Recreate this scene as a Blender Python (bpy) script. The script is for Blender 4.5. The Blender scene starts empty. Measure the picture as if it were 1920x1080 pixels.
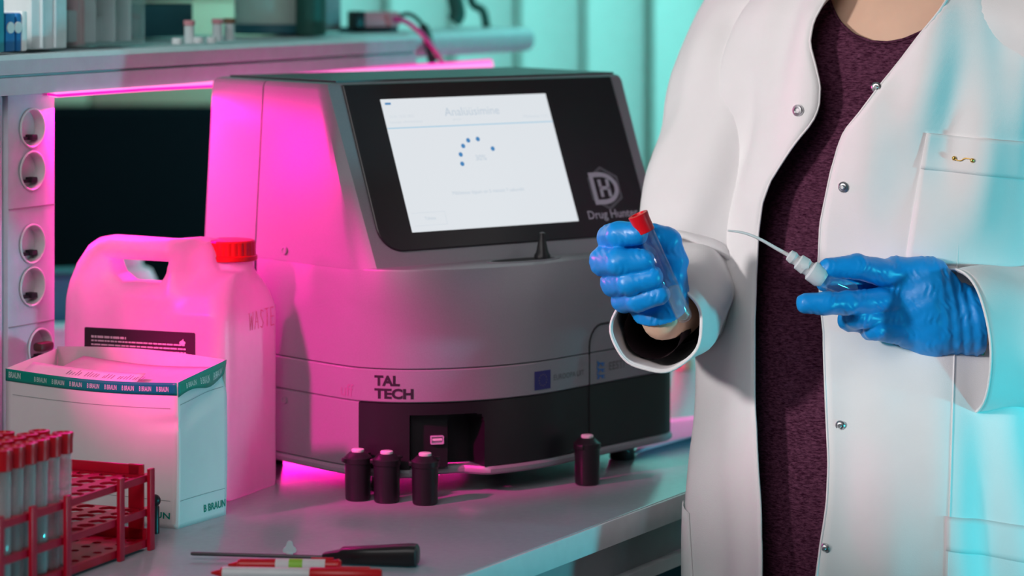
import bpy, bmesh, math, random
import numpy as np
from mathutils import Vector, Matrix
random.seed(4)
S = bpy.context.scene
COL = S.collection
PI = math.pi
# ------------------------------------------------------------------ camera
FPX, YH, CH, DESK = 5600.0, -94.0, 1.45, 0.90     # focal length (px of a 1920 frame), horizon row, lens height, desk height
cam = bpy.data.cameras.new('camera'); cam.sensor_width = 36; cam.lens = 36 * FPX / 1920
cam.shift_y = -(540 - YH) / 1920
cam.clip_start = 0.05
cam.dof.use_dof = True; cam.dof.focus_distance = 2.86; cam.dof.aperture_fstop = 4.4
camo = bpy.data.objects.new('camera', cam); COL.objects.link(camo)
camo.location = (0, 0, CH); camo.rotation_euler = (PI / 2, 0, 0)
S.camera = camo
S.view_settings.view_transform = 'Standard'; S.view_settings.look = 'None'
S.view_settings.exposure = 0; S.view_settings.gamma = 1; S.view_settings.use_curve_mapping = False
# ------------------------------------------------------------------ light
w = bpy.data.worlds.new('world'); S.world = w; w.use_nodes = True
w.node_tree.nodes['Background'].inputs[0].default_value = (0.10, 0.115, 0.13, 1)
w.node_tree.nodes['Background'].inputs[1].default_value = 0.6
def look(o, to): o.rotation_euler = (Vector(to) - o.location).to_track_quat('-Z', 'Y').to_euler()
def area(name, loc, to, size, power, color, size_y=None, spread=None):
    l = bpy.data.lights.new(name, 'AREA'); l.energy = power; l.color = color; l.size = size
    if size_y: l.shape = 'RECTANGLE'; l.size_y = size_y
    if spread: l.spread = spread
    o = bpy.data.objects.new(name, l); COL.objects.link(o); o.location = loc; look(o, to); return o
def spot(name, loc, to, power, color, deg, blend, r):
    l = bpy.data.lights.new(name, 'SPOT'); l.energy = power; l.color = color; l.spot_size = math.radians(deg)
    l.spot_blend = blend; l.shadow_soft_size = r
    o = bpy.data.objects.new(name, l); COL.objects.link(o); o.location = loc; look(o, to); return o
spot('key_spot', (-1.50, 1.50, 1.72), (0.38, 2.90, 1.275), 142, (1.0, 0.93, 0.92), 21, 0.5, 0.10)
spot('cyan_spot', (2.0, 2.24, 0.93), (0.20, 2.85, 1.05), 70, (0.045, 0.80, 0.92), 62, 0.4, 0.07)
area('soft_fill', (-0.6, 0.95, 2.4), (-0.1, 3.0, 1.05), 1.2, 16, (1.0, 0.94, 0.95))
area('curtain_wash', (1.0, 5.2, 2.5), (0.25, 6.2, 1.25), 1.8, 70, (0.24, 0.95, 0.90))
spot('shelf_spot', (-0.95, 2.2, 2.35), (-0.56, 3.10, 1.42), 60, (0.88, 1.0, 1.0), 17, 0.6, 0.12)  # added white spot that brightens the goods on the shelf
spot('cyan_rear_spot', (-1.6, 3.9, 1.15), (-0.7, 4.3, 0.85), 26, (0.15, 0.9, 1.0), 60, 0.5, 0.08)


o_ = area('magenta_side_fill', (-0.535, 3.12, 1.245), (-0.20, 3.03, 1.00), 0.025, 1.7, (1.0, 0.0, 0.34), size_y=0.09)  # added magenta fill for the machine's left side, no strip hangs here
spot('cyan_coat_fill', (1.5, 1.4, 0.88), (0.49, 2.87, 0.92), 46, (0.045, 0.80, 0.92), 15, 0.8, 0.06)  # added cyan spot that tints the lower right of the coat
spot('magenta_spot', (-1.06, 2.13, 1.78), (-0.19, 3.02, 1.01), 200, (1.0, 0.0, 0.34), 13.5, 0.7, 0.05)
area('magenta_low_fill', (-0.24, 3.66, 0.945), (0.1, 3.45, 0.93), 0.75, 3.5, (1.0, 0.0, 0.36), size_y=0.02)  # added magenta fill low behind the machine, not a second strip
# ------------------------------------------------------------------ helpers
def at(px, py, Y): return Vector(((px - 960) / FPX * Y, Y, CH - (py - YH) / FPX * Y))
def on_desk(px, py, z=DESK):
    Y = (CH - z) * FPX / (py - YH); return Vector(((px - 960) / FPX * Y, Y, z))

def mat(name, color, rough=0.5, metal=0.0, noise=0.04, nscale=60, bump=0.0, bscale=200, spec=0.5, trans=0.0, ior=1.45,
        sss=0.0, sssc=None, emit=None, estr=0.0, alpha=1.0, coat=0.0, stretch=(1, 1, 1), sheen=0.0):
    m = bpy.data.materials.new(name); m.use_nodes = True
    nt = m.node_tree; b = nt.nodes['Principled BSDF']
    b.inputs['Roughness'].default_value = rough; b.inputs['Metallic'].default_value = metal
    b.inputs['Specular IOR Level'].default_value = spec; b.inputs['Transmission Weight'].default_value = trans
    b.inputs['IOR'].default_value = ior; b.inputs['Alpha'].default_value = alpha; b.inputs['Coat Weight'].default_value = coat
    b.inputs['Sheen Weight'].default_value = sheen
    if sss:
        b.inputs['Subsurface Weight'].default_value = sss; b.inputs['Subsurface Radius'].default_value = sssc or (0.02, 0.01, 0.006)
        b.inputs['Subsurface Scale'].default_value = 1.0
    if emit:
        b.inputs['Emission Color'].default_value = (*emit, 1); b.inputs['Emission Strength'].default_value = estr
    tc = nt.nodes.new('ShaderNodeTexCoord'); mp = nt.nodes.new('ShaderNodeMapping')
    mp.inputs['Scale'].default_value = stretch
    nt.links.new(tc.outputs['Object'], mp.inputs['Vector'])
    nz = nt.nodes.new('ShaderNodeTexNoise'); nz.inputs['Scale'].default_value = nscale; nz.inputs['Detail'].default_value = 4
    nt.links.new(mp.outputs['Vector'], nz.inputs['Vector'])
    r = nt.nodes.new('ShaderNodeValToRGB'); c = Vector(color)
    r.color_ramp.elements[0].position = 0.3; r.color_ramp.elements[1].position = 0.7
    r.color_ramp.elements[0].color = (*(c * (1 - noise)), 1); r.color_ramp.elements[1].color = (*[min(1, x * (1 + noise)) for x in c], 1)
    nt.links.new(nz.outputs['Fac'], r.inputs['Fac']); nt.links.new(r.outputs['Color'], b.inputs['Base Color'])
    if bump:
        n2 = nt.nodes.new('ShaderNodeTexNoise'); n2.inputs['Scale'].default_value = bscale; n2.inputs['Detail'].default_value = 3
        nt.links.new(mp.outputs['Vector'], n2.inputs['Vector'])
        bp = nt.nodes.new('ShaderNodeBump'); bp.inputs['Strength'].default_value = bump; bp.inputs['Distance'].default_value = 0.002
        nt.links.new(n2.outputs['Fac'], bp.inputs['Height']); nt.links.new(bp.outputs['Normal'], b.inputs['Normal'])
    return m

M = {}
M['wall'] = mat('wall_paint', (0.62, 0.62, 0.60), 0.85)
M['beige'] = mat('beige_paint', (0.62, 0.58, 0.44), 0.8)
M['floor'] = mat('floor_vinyl', (0.22, 0.23, 0.25), 0.5, nscale=8, noise=0.1)
M['desk'] = mat('bench_laminate', (0.42, 0.43, 0.47), 0.2, noise=0.03, nscale=120, spec=0.45)
M['deskedge'] = mat('bench_edge', (0.72, 0.72, 0.74), 0.4)
M['greyrail'] = mat('grey_rail', (0.33, 0.34, 0.36), 0.5)
M['shelf'] = mat('shelf_laminate', (0.50, 0.55, 0.58), 0.45)
M['panel'] = mat('power_panel_paint', (0.62, 0.64, 0.72), 0.45)
M['socket'] = mat('socket_grey', (0.70, 0.73, 0.73), 0.35)
M['black'] = mat('black_plastic', (0.012, 0.012, 0.014), 0.38, bump=0.05, bscale=900)
M['bezel'] = mat('bezel_black', (0.020, 0.018, 0.022), 0.32)
M['dark'] = mat('dark_gap', (0.006, 0.006, 0.007), 0.7)
M['silver'] = mat('silver_paint', (0.28, 0.28, 0.305), 0.42, metal=0.15, noise=0.05, nscale=900, spec=0.5)
M['topgrey'] = mat('dark_grey_top', (0.07, 0.075, 0.08), 0.45)
M['steel'] = mat('steel', (0.6, 0.6, 0.62), 0.28, metal=1.0)
M['darksteel'] = mat('dark_steel', (0.10, 0.10, 0.11), 0.4, metal=0.7)
M['logo'] = mat('logo_grey', (0.50, 0.46, 0.55), 0.5)
M['logoline'] = mat('logo_line_grey', (0.20, 0.19, 0.22), 0.5)
M['ink'] = mat('black_ink', (0.012, 0.012, 0.018), 0.6)
M['inkgrey'] = mat('grey_ink', (0.12, 0.12, 0.13), 0.6)
M['flagblue'] = mat('flag_blue', (0.03, 0.03, 0.17), 0.5)
M['flagstar'] = mat('flag_star', (0.16, 0.13, 0.14), 0.5)
M['lion'] = mat('lion_blue', (0.03, 0.17, 0.50), 0.5)
M['screen'] = mat('screen_white', (0.02, 0.02, 0.02), 0.3, emit=(0.72, 0.76, 0.80), estr=1.0)
M['uitext'] = mat('screen_text', (0.02, 0.02, 0.02), 0.5, emit=(0.50, 0.58, 0.66), estr=1.0)
M['uifaint'] = mat('screen_faint_text', (0.02, 0.02, 0.02), 0.5, emit=(0.60, 0.66, 0.72), estr=1.0)
M['uiblue'] = mat('screen_blue', (0.02, 0.02, 0.02), 0.5, emit=(0.05, 0.22, 0.48), estr=1.0)
M['uiline'] = mat('screen_line_blue', (0.02, 0.02, 0.02), 0.5, emit=(0.36, 0.58, 0.74), estr=1.0)
M['led'] = mat('led_diffuser', (0.8, 0.2, 0.5), 0.4, emit=(1.0, 0.20, 0.56), estr=1.3)
M['ledtape'] = mat('led_tape_edge', (0.8, 0.02, 0.4), 0.4, emit=(1.0, 0.0, 0.42), estr=0.9)
M['redcable'] = mat('pink_red_cable', (0.92, 0.03, 0.34), 0.35)
M['hdpe'] = mat('translucent_plastic', (0.86, 0.78, 0.80), 0.38, noise=0.03, nscale=12, sss=0.6, sssc=(0.06, 0.045, 0.05))
M['redcap'] = mat('red_plastic', (0.62, 0.006, 0.012), 0.32)
M['rack'] = mat('rack_red', (0.60, 0.004, 0.030), 0.32)
M['tubecap'] = mat('tube_cap_red', (0.62, 0.004, 0.012), 0.3)
M['carton'] = mat('white_card', (0.86, 0.83, 0.82), 0.45, nscale=20, noise=0.03)
M['cardin'] = mat('card_inside', (0.58, 0.53, 0.52), 0.8)
M['tape'] = mat('green_tape', (0.0, 0.30, 0.22), 0.4)
M['tapetext'] = mat('tape_white_print', (0.55, 0.75, 0.70), 0.5)
M['paper'] = mat('paper', (0.78, 0.74, 0.74), 0.8)
M['label'] = mat('dark_label', (0.035, 0.014, 0.026), 0.5)
M['labelprint'] = mat('label_print', (0.75, 0.55, 0.62), 0.6)
M['pen'] = mat('red_pen_ink', (0.75, 0.16, 0.30), 0.6)
M['glass_solid'] = mat('clear_glass', (0.93, 0.98, 0.98), 0.03, trans=1.0, ior=1.33, noise=0.0)
M['clear'] = mat('clear_plastic', (0.93, 0.96, 0.97), 0.12, trans=1.0, ior=1.15, noise=0.0)

M['frost'] = mat('frosted_plastic', (0.55, 0.66, 0.62), 0.45, trans=0.35, ior=1.2)
M['glove'] = mat('blue_nitrile', (0.004, 0.27, 0.72), 0.36, noise=0.06, nscale=40, bump=0.22, bscale=70, spec=0.5, stretch=(1, 1, 1.6))
M['skin'] = mat('skin', (0.74, 0.48, 0.35), 0.5, noise=0.05, nscale=30, sss=0.15, sssc=(0.012, 0.005, 0.003))
M['coat'] = mat('white_cotton', (0.78, 0.77, 0.775), 0.85, noise=0.015, nscale=30, bump=0.12, bscale=900, spec=0.2)
M['hair'] = mat('dark_hair', (0.03, 0.018, 0.012), 0.5)
M['trouser'] = mat('black_trouser', (0.012, 0.012, 0.014), 0.9)
M['eye'] = mat('eye_white', (0.75, 0.75, 0.72), 0.2)
M['lip'] = mat('lip', (0.5, 0.15, 0.13), 0.4)
M['gold'] = mat('gold_metal', (0.75, 0.45, 0.12), 0.3, metal=1.0)
M['bead'] = mat('green_bead', (0.02, 0.45, 0.25), 0.15)
M['white'] = mat('white_plastic', (0.75, 0.75, 0.76), 0.4)
M['milky'] = mat('milky_plastic', (0.78, 0.82, 0.84), 0.3, trans=0.25, ior=1.3)
M['cyanbox'] = mat('teal_plastic', (0.02, 0.28, 0.36), 0.5)
M['bluecard'] = mat('blue_card', (0.01, 0.16, 0.42), 0.5)
M['brown'] = mat('brown_card', (0.24, 0.13, 0.08), 0.7)
M['darkteal'] = mat('dark_teal_plastic', (0.02, 0.13, 0.17), 0.5)
M['pinklid'] = mat('pink_plastic', (0.72, 0.30, 0.34), 0.5)
M['green'] = mat('dark_green_rubber', (0.02, 0.10, 0.08), 0.5)
M['limegreen'] = mat('lime_print', (0.30, 0.60, 0.05), 0.5)
M['violetpaper'] = mat('lavender_paper', (0.62, 0.50, 0.72), 0.7)
M['blind'] = mat('blind_fabric', (0.62, 0.66, 0.64), 0.85, bump=0.2, bscale=400)
M['cabblack'] = mat('black_cabinet', (0.003, 0.007, 0.011), 0.6, spec=0.08)
M['peach'] = mat('peach_plastic', (0.70, 0.38, 0.25), 0.5)
def thinglass(name, milky=0.12, tint=(0.94, 0.98, 0.98)):
    m = bpy.data.materials.new(name); m.use_nodes = True; nt = m.node_tree; nt.nodes.clear(); N = nt.nodes.new; L = nt.links.new
    out = N('ShaderNodeOutputMaterial'); tr = N('ShaderNodeBsdfTransparent'); tr.inputs[0].default_value = (*tint, 1)
    gl = N('ShaderNodeBsdfGlossy'); gl.inputs['Roughness'].default_value = 0.06; df = N('ShaderNodeBsdfTranslucent'); d2 = N('ShaderNodeBsdfDiffuse')
    ad = N('ShaderNodeMixShader'); L(df.outputs[0], ad.inputs[1]); L(d2.outputs[0], ad.inputs[2])
    nz = N('ShaderNodeTexNoise'); nz.inputs['Scale'].default_value = 90; mr = N('ShaderNodeMapRange'); mr.inputs['To Min'].default_value = milky * 0.8; mr.inputs['To Max'].default_value = milky * 1.2
    L(nz.outputs['Fac'], mr.inputs['Value'])
    m1 = N('ShaderNodeMixShader'); L(mr.outputs[0], m1.inputs[0]); L(tr.outputs[0], m1.inputs[1]); L(ad.outputs[0], m1.inputs[2])
    lw = N('ShaderNodeLayerWeight'); lw.inputs['Blend'].default_value = 0.12; m2 = N('ShaderNodeMixShader')
    pw = N('ShaderNodeMath'); pw.operation = 'MULTIPLY'; pw.inputs[1].default_value = 0.55; L(lw.outputs['Facing'], pw.inputs[0]); L(pw.outputs[0], m2.inputs[0]); L(m1.outputs[0], m2.inputs[1]); L(gl.outputs[0], m2.inputs[2]); L(m2.outputs[0], out.inputs[0]); return m
M['glass'] = thinglass('thin_tube_plastic', 0.30, (1.0, 0.96, 0.97))
M['gel'] = thinglass('cloudy_gel', 0.14)
M['glassclear'] = thinglass('clear_tube_plastic', 0.02)
M['clear'] = thinglass('clear_box_plastic', 0.10)
def hdpe():
    m = bpy.data.materials.new('translucent_canister_plastic'); m.use_nodes = True; nt = m.node_tree; nt.nodes.clear(); N = nt.nodes.new; L = nt.links.new
    out = N('ShaderNodeOutputMaterial'); df = N('ShaderNodeBsdfDiffuse'); tl = N('ShaderNodeBsdfTranslucent'); gl = N('ShaderNodeBsdfGlossy'); gl.inputs['Roughness'].default_value = 0.35
    nz = N('ShaderNodeTexNoise'); nz.inputs['Scale'].default_value = 14; rp = N('ShaderNodeValToRGB'); rp.color_ramp.elements[0].color = (0.90, 0.88, 0.89, 1); rp.color_ramp.elements[1].color = (0.97, 0.95, 0.96, 1)
    L(nz.outputs['Fac'], rp.inputs[0]); L(rp.outputs[0], df.inputs[0]); L(rp.outputs[0], tl.inputs[0])
    m1 = N('ShaderNodeMixShader'); m1.inputs[0].default_value = 0.66; L(df.outputs[0], m1.inputs[1]); L(tl.outputs[0], m1.inputs[2])
    fr = N('ShaderNodeFresnel'); fr.inputs[0].default_value = 1.4; m2 = N('ShaderNodeMixShader'); L(fr.outputs[0], m2.inputs[0]); L(m1.outputs[0], m2.inputs[1]); L(gl.outputs[0], m2.inputs[2]); L(m2.outputs[0], out.inputs[0]); return m
M['hdpe'] = hdpe()
# heathered knit for the shirt
def knit():
    m = bpy.data.materials.new('heathered_plum_knit'); m.use_nodes = True; nt = m.node_tree; b = nt.nodes['Principled BSDF']
    b.inputs['Roughness'].default_value = 0.95; b.inputs['Specular IOR Level'].default_value = 0.1
    tc = nt.nodes.new('ShaderNodeTexCoord'); mp = nt.nodes.new('ShaderNodeMapping'); mp.inputs['Scale'].default_value = (1, 1, 4.2)
    nz = nt.nodes.new('ShaderNodeTexNoise'); nz.inputs['Scale'].default_value = 170; nz.inputs['Detail'].default_value = 5; nz.inputs['Roughness'].default_value = 0.75
    r = nt.nodes.new('ShaderNodeValToRGB'); e = r.color_ramp.elements
    e[0].position = 0.38; e[0].color = (0.024, 0.003, 0.013, 1); e[1].position = 0.70; e[1].color = (0.165, 0.055, 0.105, 1)
    bp = nt.nodes.new('ShaderNodeBump'); bp.inputs['Strength'].default_value = 0.3; bp.inputs['Distance'].default_value = 0.001
    nt.links.new(tc.outputs['Object'], mp.inputs['Vector']); nt.links.new(mp.outputs['Vector'], nz.inputs['Vector'])
    nt.links.new(nz.outputs['Fac'], r.inputs['Fac']); nt.links.new(r.outputs['Color'], b.inputs['Base Color'])
    nt.links.new(nz.outputs['Fac'], bp.inputs['Height']); nt.links.new(bp.outputs['Normal'], b.inputs['Normal'])
    return m
M['knit'] = knit()

def tag(o, label=None, cat=None, group=None, kind=None):
    if label: o['label'] = label
    if cat: o['category'] = cat
    if group: o['group'] = group
    if kind: o['kind'] = kind
    return o
def empty(name, loc=(0, 0, 0), rz=0.0, label=None, cat=None, group=None):
    o = bpy.data.objects.new(name, None); COL.objects.link(o); o.location = loc; o.rotation_euler = (0, 0, rz)
    o.empty_display_size = 0.02
    return tag(o, label, cat, group)
def link(name, me, m, parent=None, smooth=False, auto=None, world=False):
    ms = m if isinstance(m, (list, tuple)) else [m]
    for x in ms: me.materials.append(x)
    if smooth: me.polygons.foreach_set('use_smooth', [True] * len(me.polygons))
    if auto: me.shade_smooth() if hasattr(me, 'shade_smooth') else None; me.set_sharp_from_angle(angle=math.radians(auto))
    o = bpy.data.objects.new(name, me); COL.objects.link(o)
    if parent:
        o.parent = parent
        if world: o.matrix_parent_inverse = rootmat(parent).inverted()
    return o
def rootmat(p):
    mb = Matrix.LocRotScale(p.location, p.rotation_euler, p.scale)
    return (rootmat(p.parent) @ p.matrix_parent_inverse @ mb) if p.parent else mb
def obj(name, bm, m, parent=None, smooth=False, auto=None, world=False):
    bmesh.ops.recalc_face_normals(bm, faces=bm.faces)
    me = bpy.data.meshes.new(name); bm.to_mesh(me); bm.free()
    return link(name, me, m, parent, smooth, auto, world)
def pyobj(name, vs, fs, m, parent=None, smooth=False, auto=None, world=False):
    bm = bmesh.new(); bv = [bm.verts.new(v) for v in vs]
    for f in fs:
        try: bm.faces.new([bv[i] for i in f])
        except ValueError: pass
    return obj(name, bm, m, parent, smooth, auto, world)
def box(bm, c, s, rz=0.0, bevel=0.0, mi=0):
    n0 = set(bm.faces)
    r = bmesh.ops.create_cube(bm, size=1.0); vs = r['verts']
    for v in vs: v.co = Vector((v.co.x * s[0], v.co.y * s[1], v.co.z * s[2]))
    if bevel:
        es = list({e for v in vs for e in v.link_edges})
        bmesh.ops.bevel(bm, geom=es, offset=bevel, segments=2, affect='EDGES', profile=0.5)
    fs = [f for f in bm.faces if f not in n0]
    vv = {v for f in fs for v in f.verts}
    mt = Matrix.Translation(c) @ Matrix.Rotation(rz, 4, 'Z')
    for v in vv: v.co = mt @ v.co
    for f in fs: f.material_index = mi
def boxobj(name, c, s, m, parent=None, rz=0.0, bevel=0.0, **k):
    bm = bmesh.new(); box(bm, c, s, rz, bevel); return obj(name, bm, m, parent, auto=40 if bevel else None, **k)
def loft(bm, rings, close=True, caps=(True, True), mi=0):
    R = [[bm.verts.new(p) for p in r] for r in rings]; n = len(R[0])
    for a, b in zip(R, R[1:]):
        for i in range(n if close else n - 1):
            j = (i + 1) % n
            try: f = bm.faces.new((a[i], a[j], b[j], b[i])); f.material_index = mi
            except ValueError: pass
    if caps[0]:
        f = bm.faces.new(R[0][::-1]); f.material_index = mi
    if caps[1]:
        f = bm.faces.new(R[-1]); f.material_index = mi
    return R
def frame(d):
    d = Vector(d).normalized(); a = Vector((0, 0, 1)) if abs(d.z) < 0.9 else Vector((1, 0, 0))
    x = a.cross(d).normalized(); return x, d.cross(x).normalized(), d
def tube(bm, pts, rad, n=10, mi=0, caps=True):
    pts = [Vector(p) for p in pts]; rr = rad if isinstance(rad, (list, tuple)) else [rad] * len(pts)
    rings = []; px = None
    for i, p in enumerate(pts):
        d = (pts[min(i + 1, len(pts) - 1)] - pts[max(i - 1, 0)])
        if px is None: x, y, _ = frame(d)
        else:
            d = d.normalized(); x = (px - d * px.dot(d)).normalized(); y = d.cross(x)
        px = x
        rings.append([p + (x * math.cos(t) + y * math.sin(t)) * rr[i] for t in [2 * PI * k / n for k in range(n)]])
    loft(bm, rings, True, (caps, caps), mi)
def lathe(bm, prof, n=24, base=(0, 0, 0), d=(0, 0, 1), mi=0, caps=(True, True)):
    x, y, z = frame(d); base = Vector(base)
    rings = [[base + z * h + (x * math.cos(t) + y * math.sin(t)) * max(r, 1e-5) for t in [2 * PI * k / n for k in range(n)]] for r, h in prof]
    loft(bm, rings, True, caps, mi)
def spline(pts, n):
    P = [np.array(p, float) for p in pts]; out = []; L = len(P) - 1
    for k in range(n):
        t = k / (n - 1) * L; i = min(int(t), L - 1); u = t - i
        p0, p1, p2, p3 = P[max(i - 1, 0)], P[i], P[i + 1], P[min(i + 2, L)]
        out.append(0.5 * (2 * p1 + (p2 - p0) * u + (2 * p0 - 5 * p1 + 4 * p2 - p3) * u * u + (3 * p1 - p0 - 3 * p2 + p3) * u ** 3))
    return out
def prism(bm, poly, fr, to, mi=0):
    """poly: 2D list; fr(x,y,h) maps to 3D; extruded from h=0 to h=to"""
    loft(bm, [[fr(x, y, 0) for x, y in poly], [fr(x, y, to) for x, y in poly]], True, (True, True), mi)
def roundrect(x0, y0, x1, y1, r, n=6):
    out = []; rs = r if isinstance(r, (list, tuple)) else [r] * 4
    for (cx, cy, a, q) in ((x1 - rs[0], y1 - rs[0], 0, rs[0]), (x0 + rs[1], y1 - rs[1], 90, rs[1]), (x0 + rs[2], y0 + rs[2], 180, rs[2]), (x1 - rs[3], y0 + rs[3], 270, rs[3])):
        for k in range(n + 1):
            t = math.radians(a + 90 * k / n); out.append((cx + q * math.cos(t), cy + q * math.sin(t)))
    return out
def text2d(body, bold=0.0):
    """text as a flat 2D mesh: verts (normalised so that width=1, left-bottom at 0,0), faces"""
    c = bpy.data.curves.new('t', 'FONT'); c.body = body; c.size = 1; c.offset = bold; c.resolution_u = 3
    o = bpy.data.objects.new('t', c); COL.objects.link(o); bpy.context.view_layer.update()
    me = bpy.data.meshes.new_from_object(o.evaluated_get(bpy.context.evaluated_depsgraph_get()))
    vs = [v.co.copy() for v in me.vertices]; fs = [list(p.vertices) for p in me.polygons]
    bpy.data.objects.remove(o); bpy.data.curves.remove(c); bpy.data.meshes.remove(me)
    x0 = min(v.x for v in vs); x1 = max(v.x for v in vs); y0 = min(v.y for v in vs); y1 = max(v.y for v in vs)
    return [((v.x - x0) / (x1 - x0), (v.y - y0) / (y1 - y0)) for v in vs], fs, (y1 - y0) / (x1 - x0)
def text(name, body, fr, x0, y0, wd, m, parent, ht=None, bold=0.0):
    vs, fs, asp = text2d(body, bold); ht = ht or wd * asp
    me = bpy.data.meshes.new(name); me.from_pydata([fr(x0 + x * wd, y0 + y * ht, 0) for x, y in vs], [], fs)
    return link(name, me, m, parent)
# ---- signed-distance modelling (surface nets)
def nets(fn, lo, hi, vox):
    ax = [np.arange(lo[i], hi[i] + vox, vox) for i in range(3)]
    X, Y, Z = np.meshgrid(*ax, indexing='ij'); D = fn(np.stack([X, Y, Z], -1)).astype(np.float64)
    n = D.shape; c = [(i, j, k) for i in (0, 1) for j in (0, 1) for k in (0, 1)]
    V = {q: D[q[0]:n[0] - 1 + q[0], q[1]:n[1] - 1 + q[1], q[2]:n[2] - 1 + q[2]] for q in c}
    acc = np.zeros(V[c[0]].shape + (3,)); cnt = np.zeros(V[c[0]].shape)
    for a in c:
        for ax_ in range(3):
            if a[ax_] == 0:
                b = list(a); b[ax_] = 1; b = tuple(b); va, vb = V[a], V[b]; s = (va < 0) != (vb < 0)
                t = np.where(s, va / np.where(s, va - vb, 1), 0)
                for d in range(3): acc[..., d] += np.where(s, a[d] + (t if d == ax_ else 0), 0)
                cnt += s
    m = cnt > 0; idx = -np.ones(m.shape, int); idx[m] = np.arange(m.sum())
    ijk = np.argwhere(m); P = (ijk + acc[m] / cnt[m][:, None]) * vox + np.array([a[0] for a in ax])
    F = []
    for d in range(3):
        e, g = [(1, 2), (2, 0), (0, 1)][d]
        sl = [slice(1, -1)] * 3; sl[d] = slice(0, -1); A = D[tuple(sl)]
        sh = list(sl); sh[d] = slice(1, None); B = D[tuple(sh)]
        q = np.argwhere((A < 0) != (B < 0))
        if not len(q): continue
        o = np.ones(3, int); o[d] = 0; q = q + o; flip = D[tuple(q.T)] < 0
        ue = np.zeros(3, int); ue[e] = 1; ug = np.zeros(3, int); ug[g] = 1
        f = np.stack([idx[tuple((q - ue - ug).T)], idx[tuple((q - ug).T)], idx[tuple(q.T)], idx[tuple((q - ue).T)]], 1)
        f[~flip] = f[~flip][:, ::-1]; F.append(f[(f >= 0).all(1)])
    return P, np.concatenate(F)
def netobj(name, fn, lo, hi, vox, m, parent=None, world=False):
    P, F = nets(fn, lo, hi, vox); me = bpy.data.meshes.new(name); me.from_pydata(P.tolist(), [], F.tolist()); me.update()
    return link(name, me, m, parent, smooth=True, world=world)
def cap(p, a, b, ra, rb=None):
    a = np.array(a, float); b = np.array(b, float); rb = ra if rb is None else rb
    ab = b - a; h = np.clip(((p - a) @ ab) / max(ab @ ab, 1e-12), 0, 1)
    return np.linalg.norm(p - a - h[..., None] * ab, axis=-1) - (ra + (rb - ra) * h)
def smin(a, b, k):
    h = np.clip(0.5 + 0.5 * (b - a) / k, 0, 1); return b * (1 - h) + a * h - k * h * (1 - h)
def ell(p, c, r):
    r = np.array(r, float); q = (p - np.array(c, float)) / r; l = np.linalg.norm(q, axis=-1); return (l - 1) * r.min()
def chain(p, pts, rad, k=0.004):
    d = None
    for i in range(len(pts) - 1):
        e = cap(p, pts[i], pts[i + 1], rad[i], rad[i + 1]); d = e if d is None else smin(d, e, k)
    return d

# bench frame: b runs along the bench, n points to its front
BA = math.radians(28.6); bdir = Vector((math.sin(BA), math.cos(BA), 0)); ndir = Vector((math.cos(BA), -math.sin(BA), 0))
def BN(t, n, z=0.0): return bdir * t + ndir * n + Vector((0, 0, z))
BROT = PI / 2 - BA                                   # z-rotation: local x = along bench, local y = away from the front
def t_on(px, n):                                     # where the line n = const of the bench crosses a viewing direction
    k = (px - 960) / FPX
    return (k * ndir.y * n - ndir.x * n) / (bdir.x - k * bdir.y)
N_FRONT, N_SHELF, N_BACK = -1.296, -1.874, -2.52

# ================================================================== SETTING
def struct(name, c, s, m):
    return tag(boxobj(name, c, s, m), kind='structure')
struct('floor', (0, 2.6, -0.05), (7, 9.0, 0.1), M['floor'])
struct('ceiling', (0, 2.6, 3.05), (7, 9.0, 0.1), M['wall'])
struct('wall_back', (0, 6.65, 1.5), (7, 0.1, 3.0), M['beige'])
struct('wall_front', (0, -1.45, 1.5), (7, 0.1, 3.0), M['wall'])
struct('wall_left', (-3.05, 2.6, 1.5), (0.1, 8.2, 3.0), M['wall'])
struct('wall_right', (3.05, 2.6, 1.5), (0.1, 8.2, 3.0), M['wall'])
# vertical blind across the rear wall
bl = empty('vertical_blind', (0, 6.3, 0.25), 0, 'pale vertical slat blind hanging across the far wall in teal light', 'blind')
boxobj('head_rail', (0, 0, 2.30), (3.6, 0.05, 0.05), M['white'], bl, bevel=0.004)
sl_me = None
for i in range(26):
    if sl_me is None:
        bm = bmesh.new()
        pr = [(-0.0635 + 0.127 * k / 8, 0.010 * math.sin(PI * k / 8)) for k in range(9)]
        loft(bm, [[(x, y, 0.0) for x, y in pr] + [(x, y + 0.002, 0.0) for x, y in pr[::-1]], [(x, y, 2.27) for x, y in pr] + [(x, y + 0.002, 2.27) for x, y in pr[::-1]]])
        o = obj('slat', bm, M['blind'], bl, auto=40); sl_me = o.data
    else:
        o = bpy.data.objects.new('slat', sl_me); COL.objects.link(o); o.parent = bl
    o.location = (-1.72 + i * 0.1385, 0, 0.01); o.rotation_euler = (0, 0, math.radians(10 + random.uniform(-7, 7)))

# ================================================================== LAB BENCH
bench = empty('lab_bench', BN(2.7, -1.9), BROT, 'long pale grey lab bench with a light front edge', 'bench')
def lb(t, n, z): return (t - 2.7, -(n + 1.9), z)     # bench local
T0, T1 = 1.0, 3.66
cy = -((N_FRONT + N_BACK) / 2 + 1.9); dy = N_FRONT - N_BACK
boxobj('worktop', ((T0 + T1) / 2 - 2.7, cy, DESK - 0.0125), (T1 - T0, dy - 0.003, 0.025), M['desk'], bench, bevel=0.0015)
boxobj('front_edge', ((T0 + T1) / 2 - 2.7, -(N_FRONT + 1.9) + 0.0005, DESK - 0.0132), (T1 - T0, 0.003, 0.0245), M['deskedge'], bench, bevel=0.0008)
boxobj('apron', ((T0 + T1) / 2 - 2.7, -(N_FRONT + 1.9) + 0.035, DESK - 0.045), (T1 - T0 - 0.06, 0.03, 0.04), M['greyrail'], bench)
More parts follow.
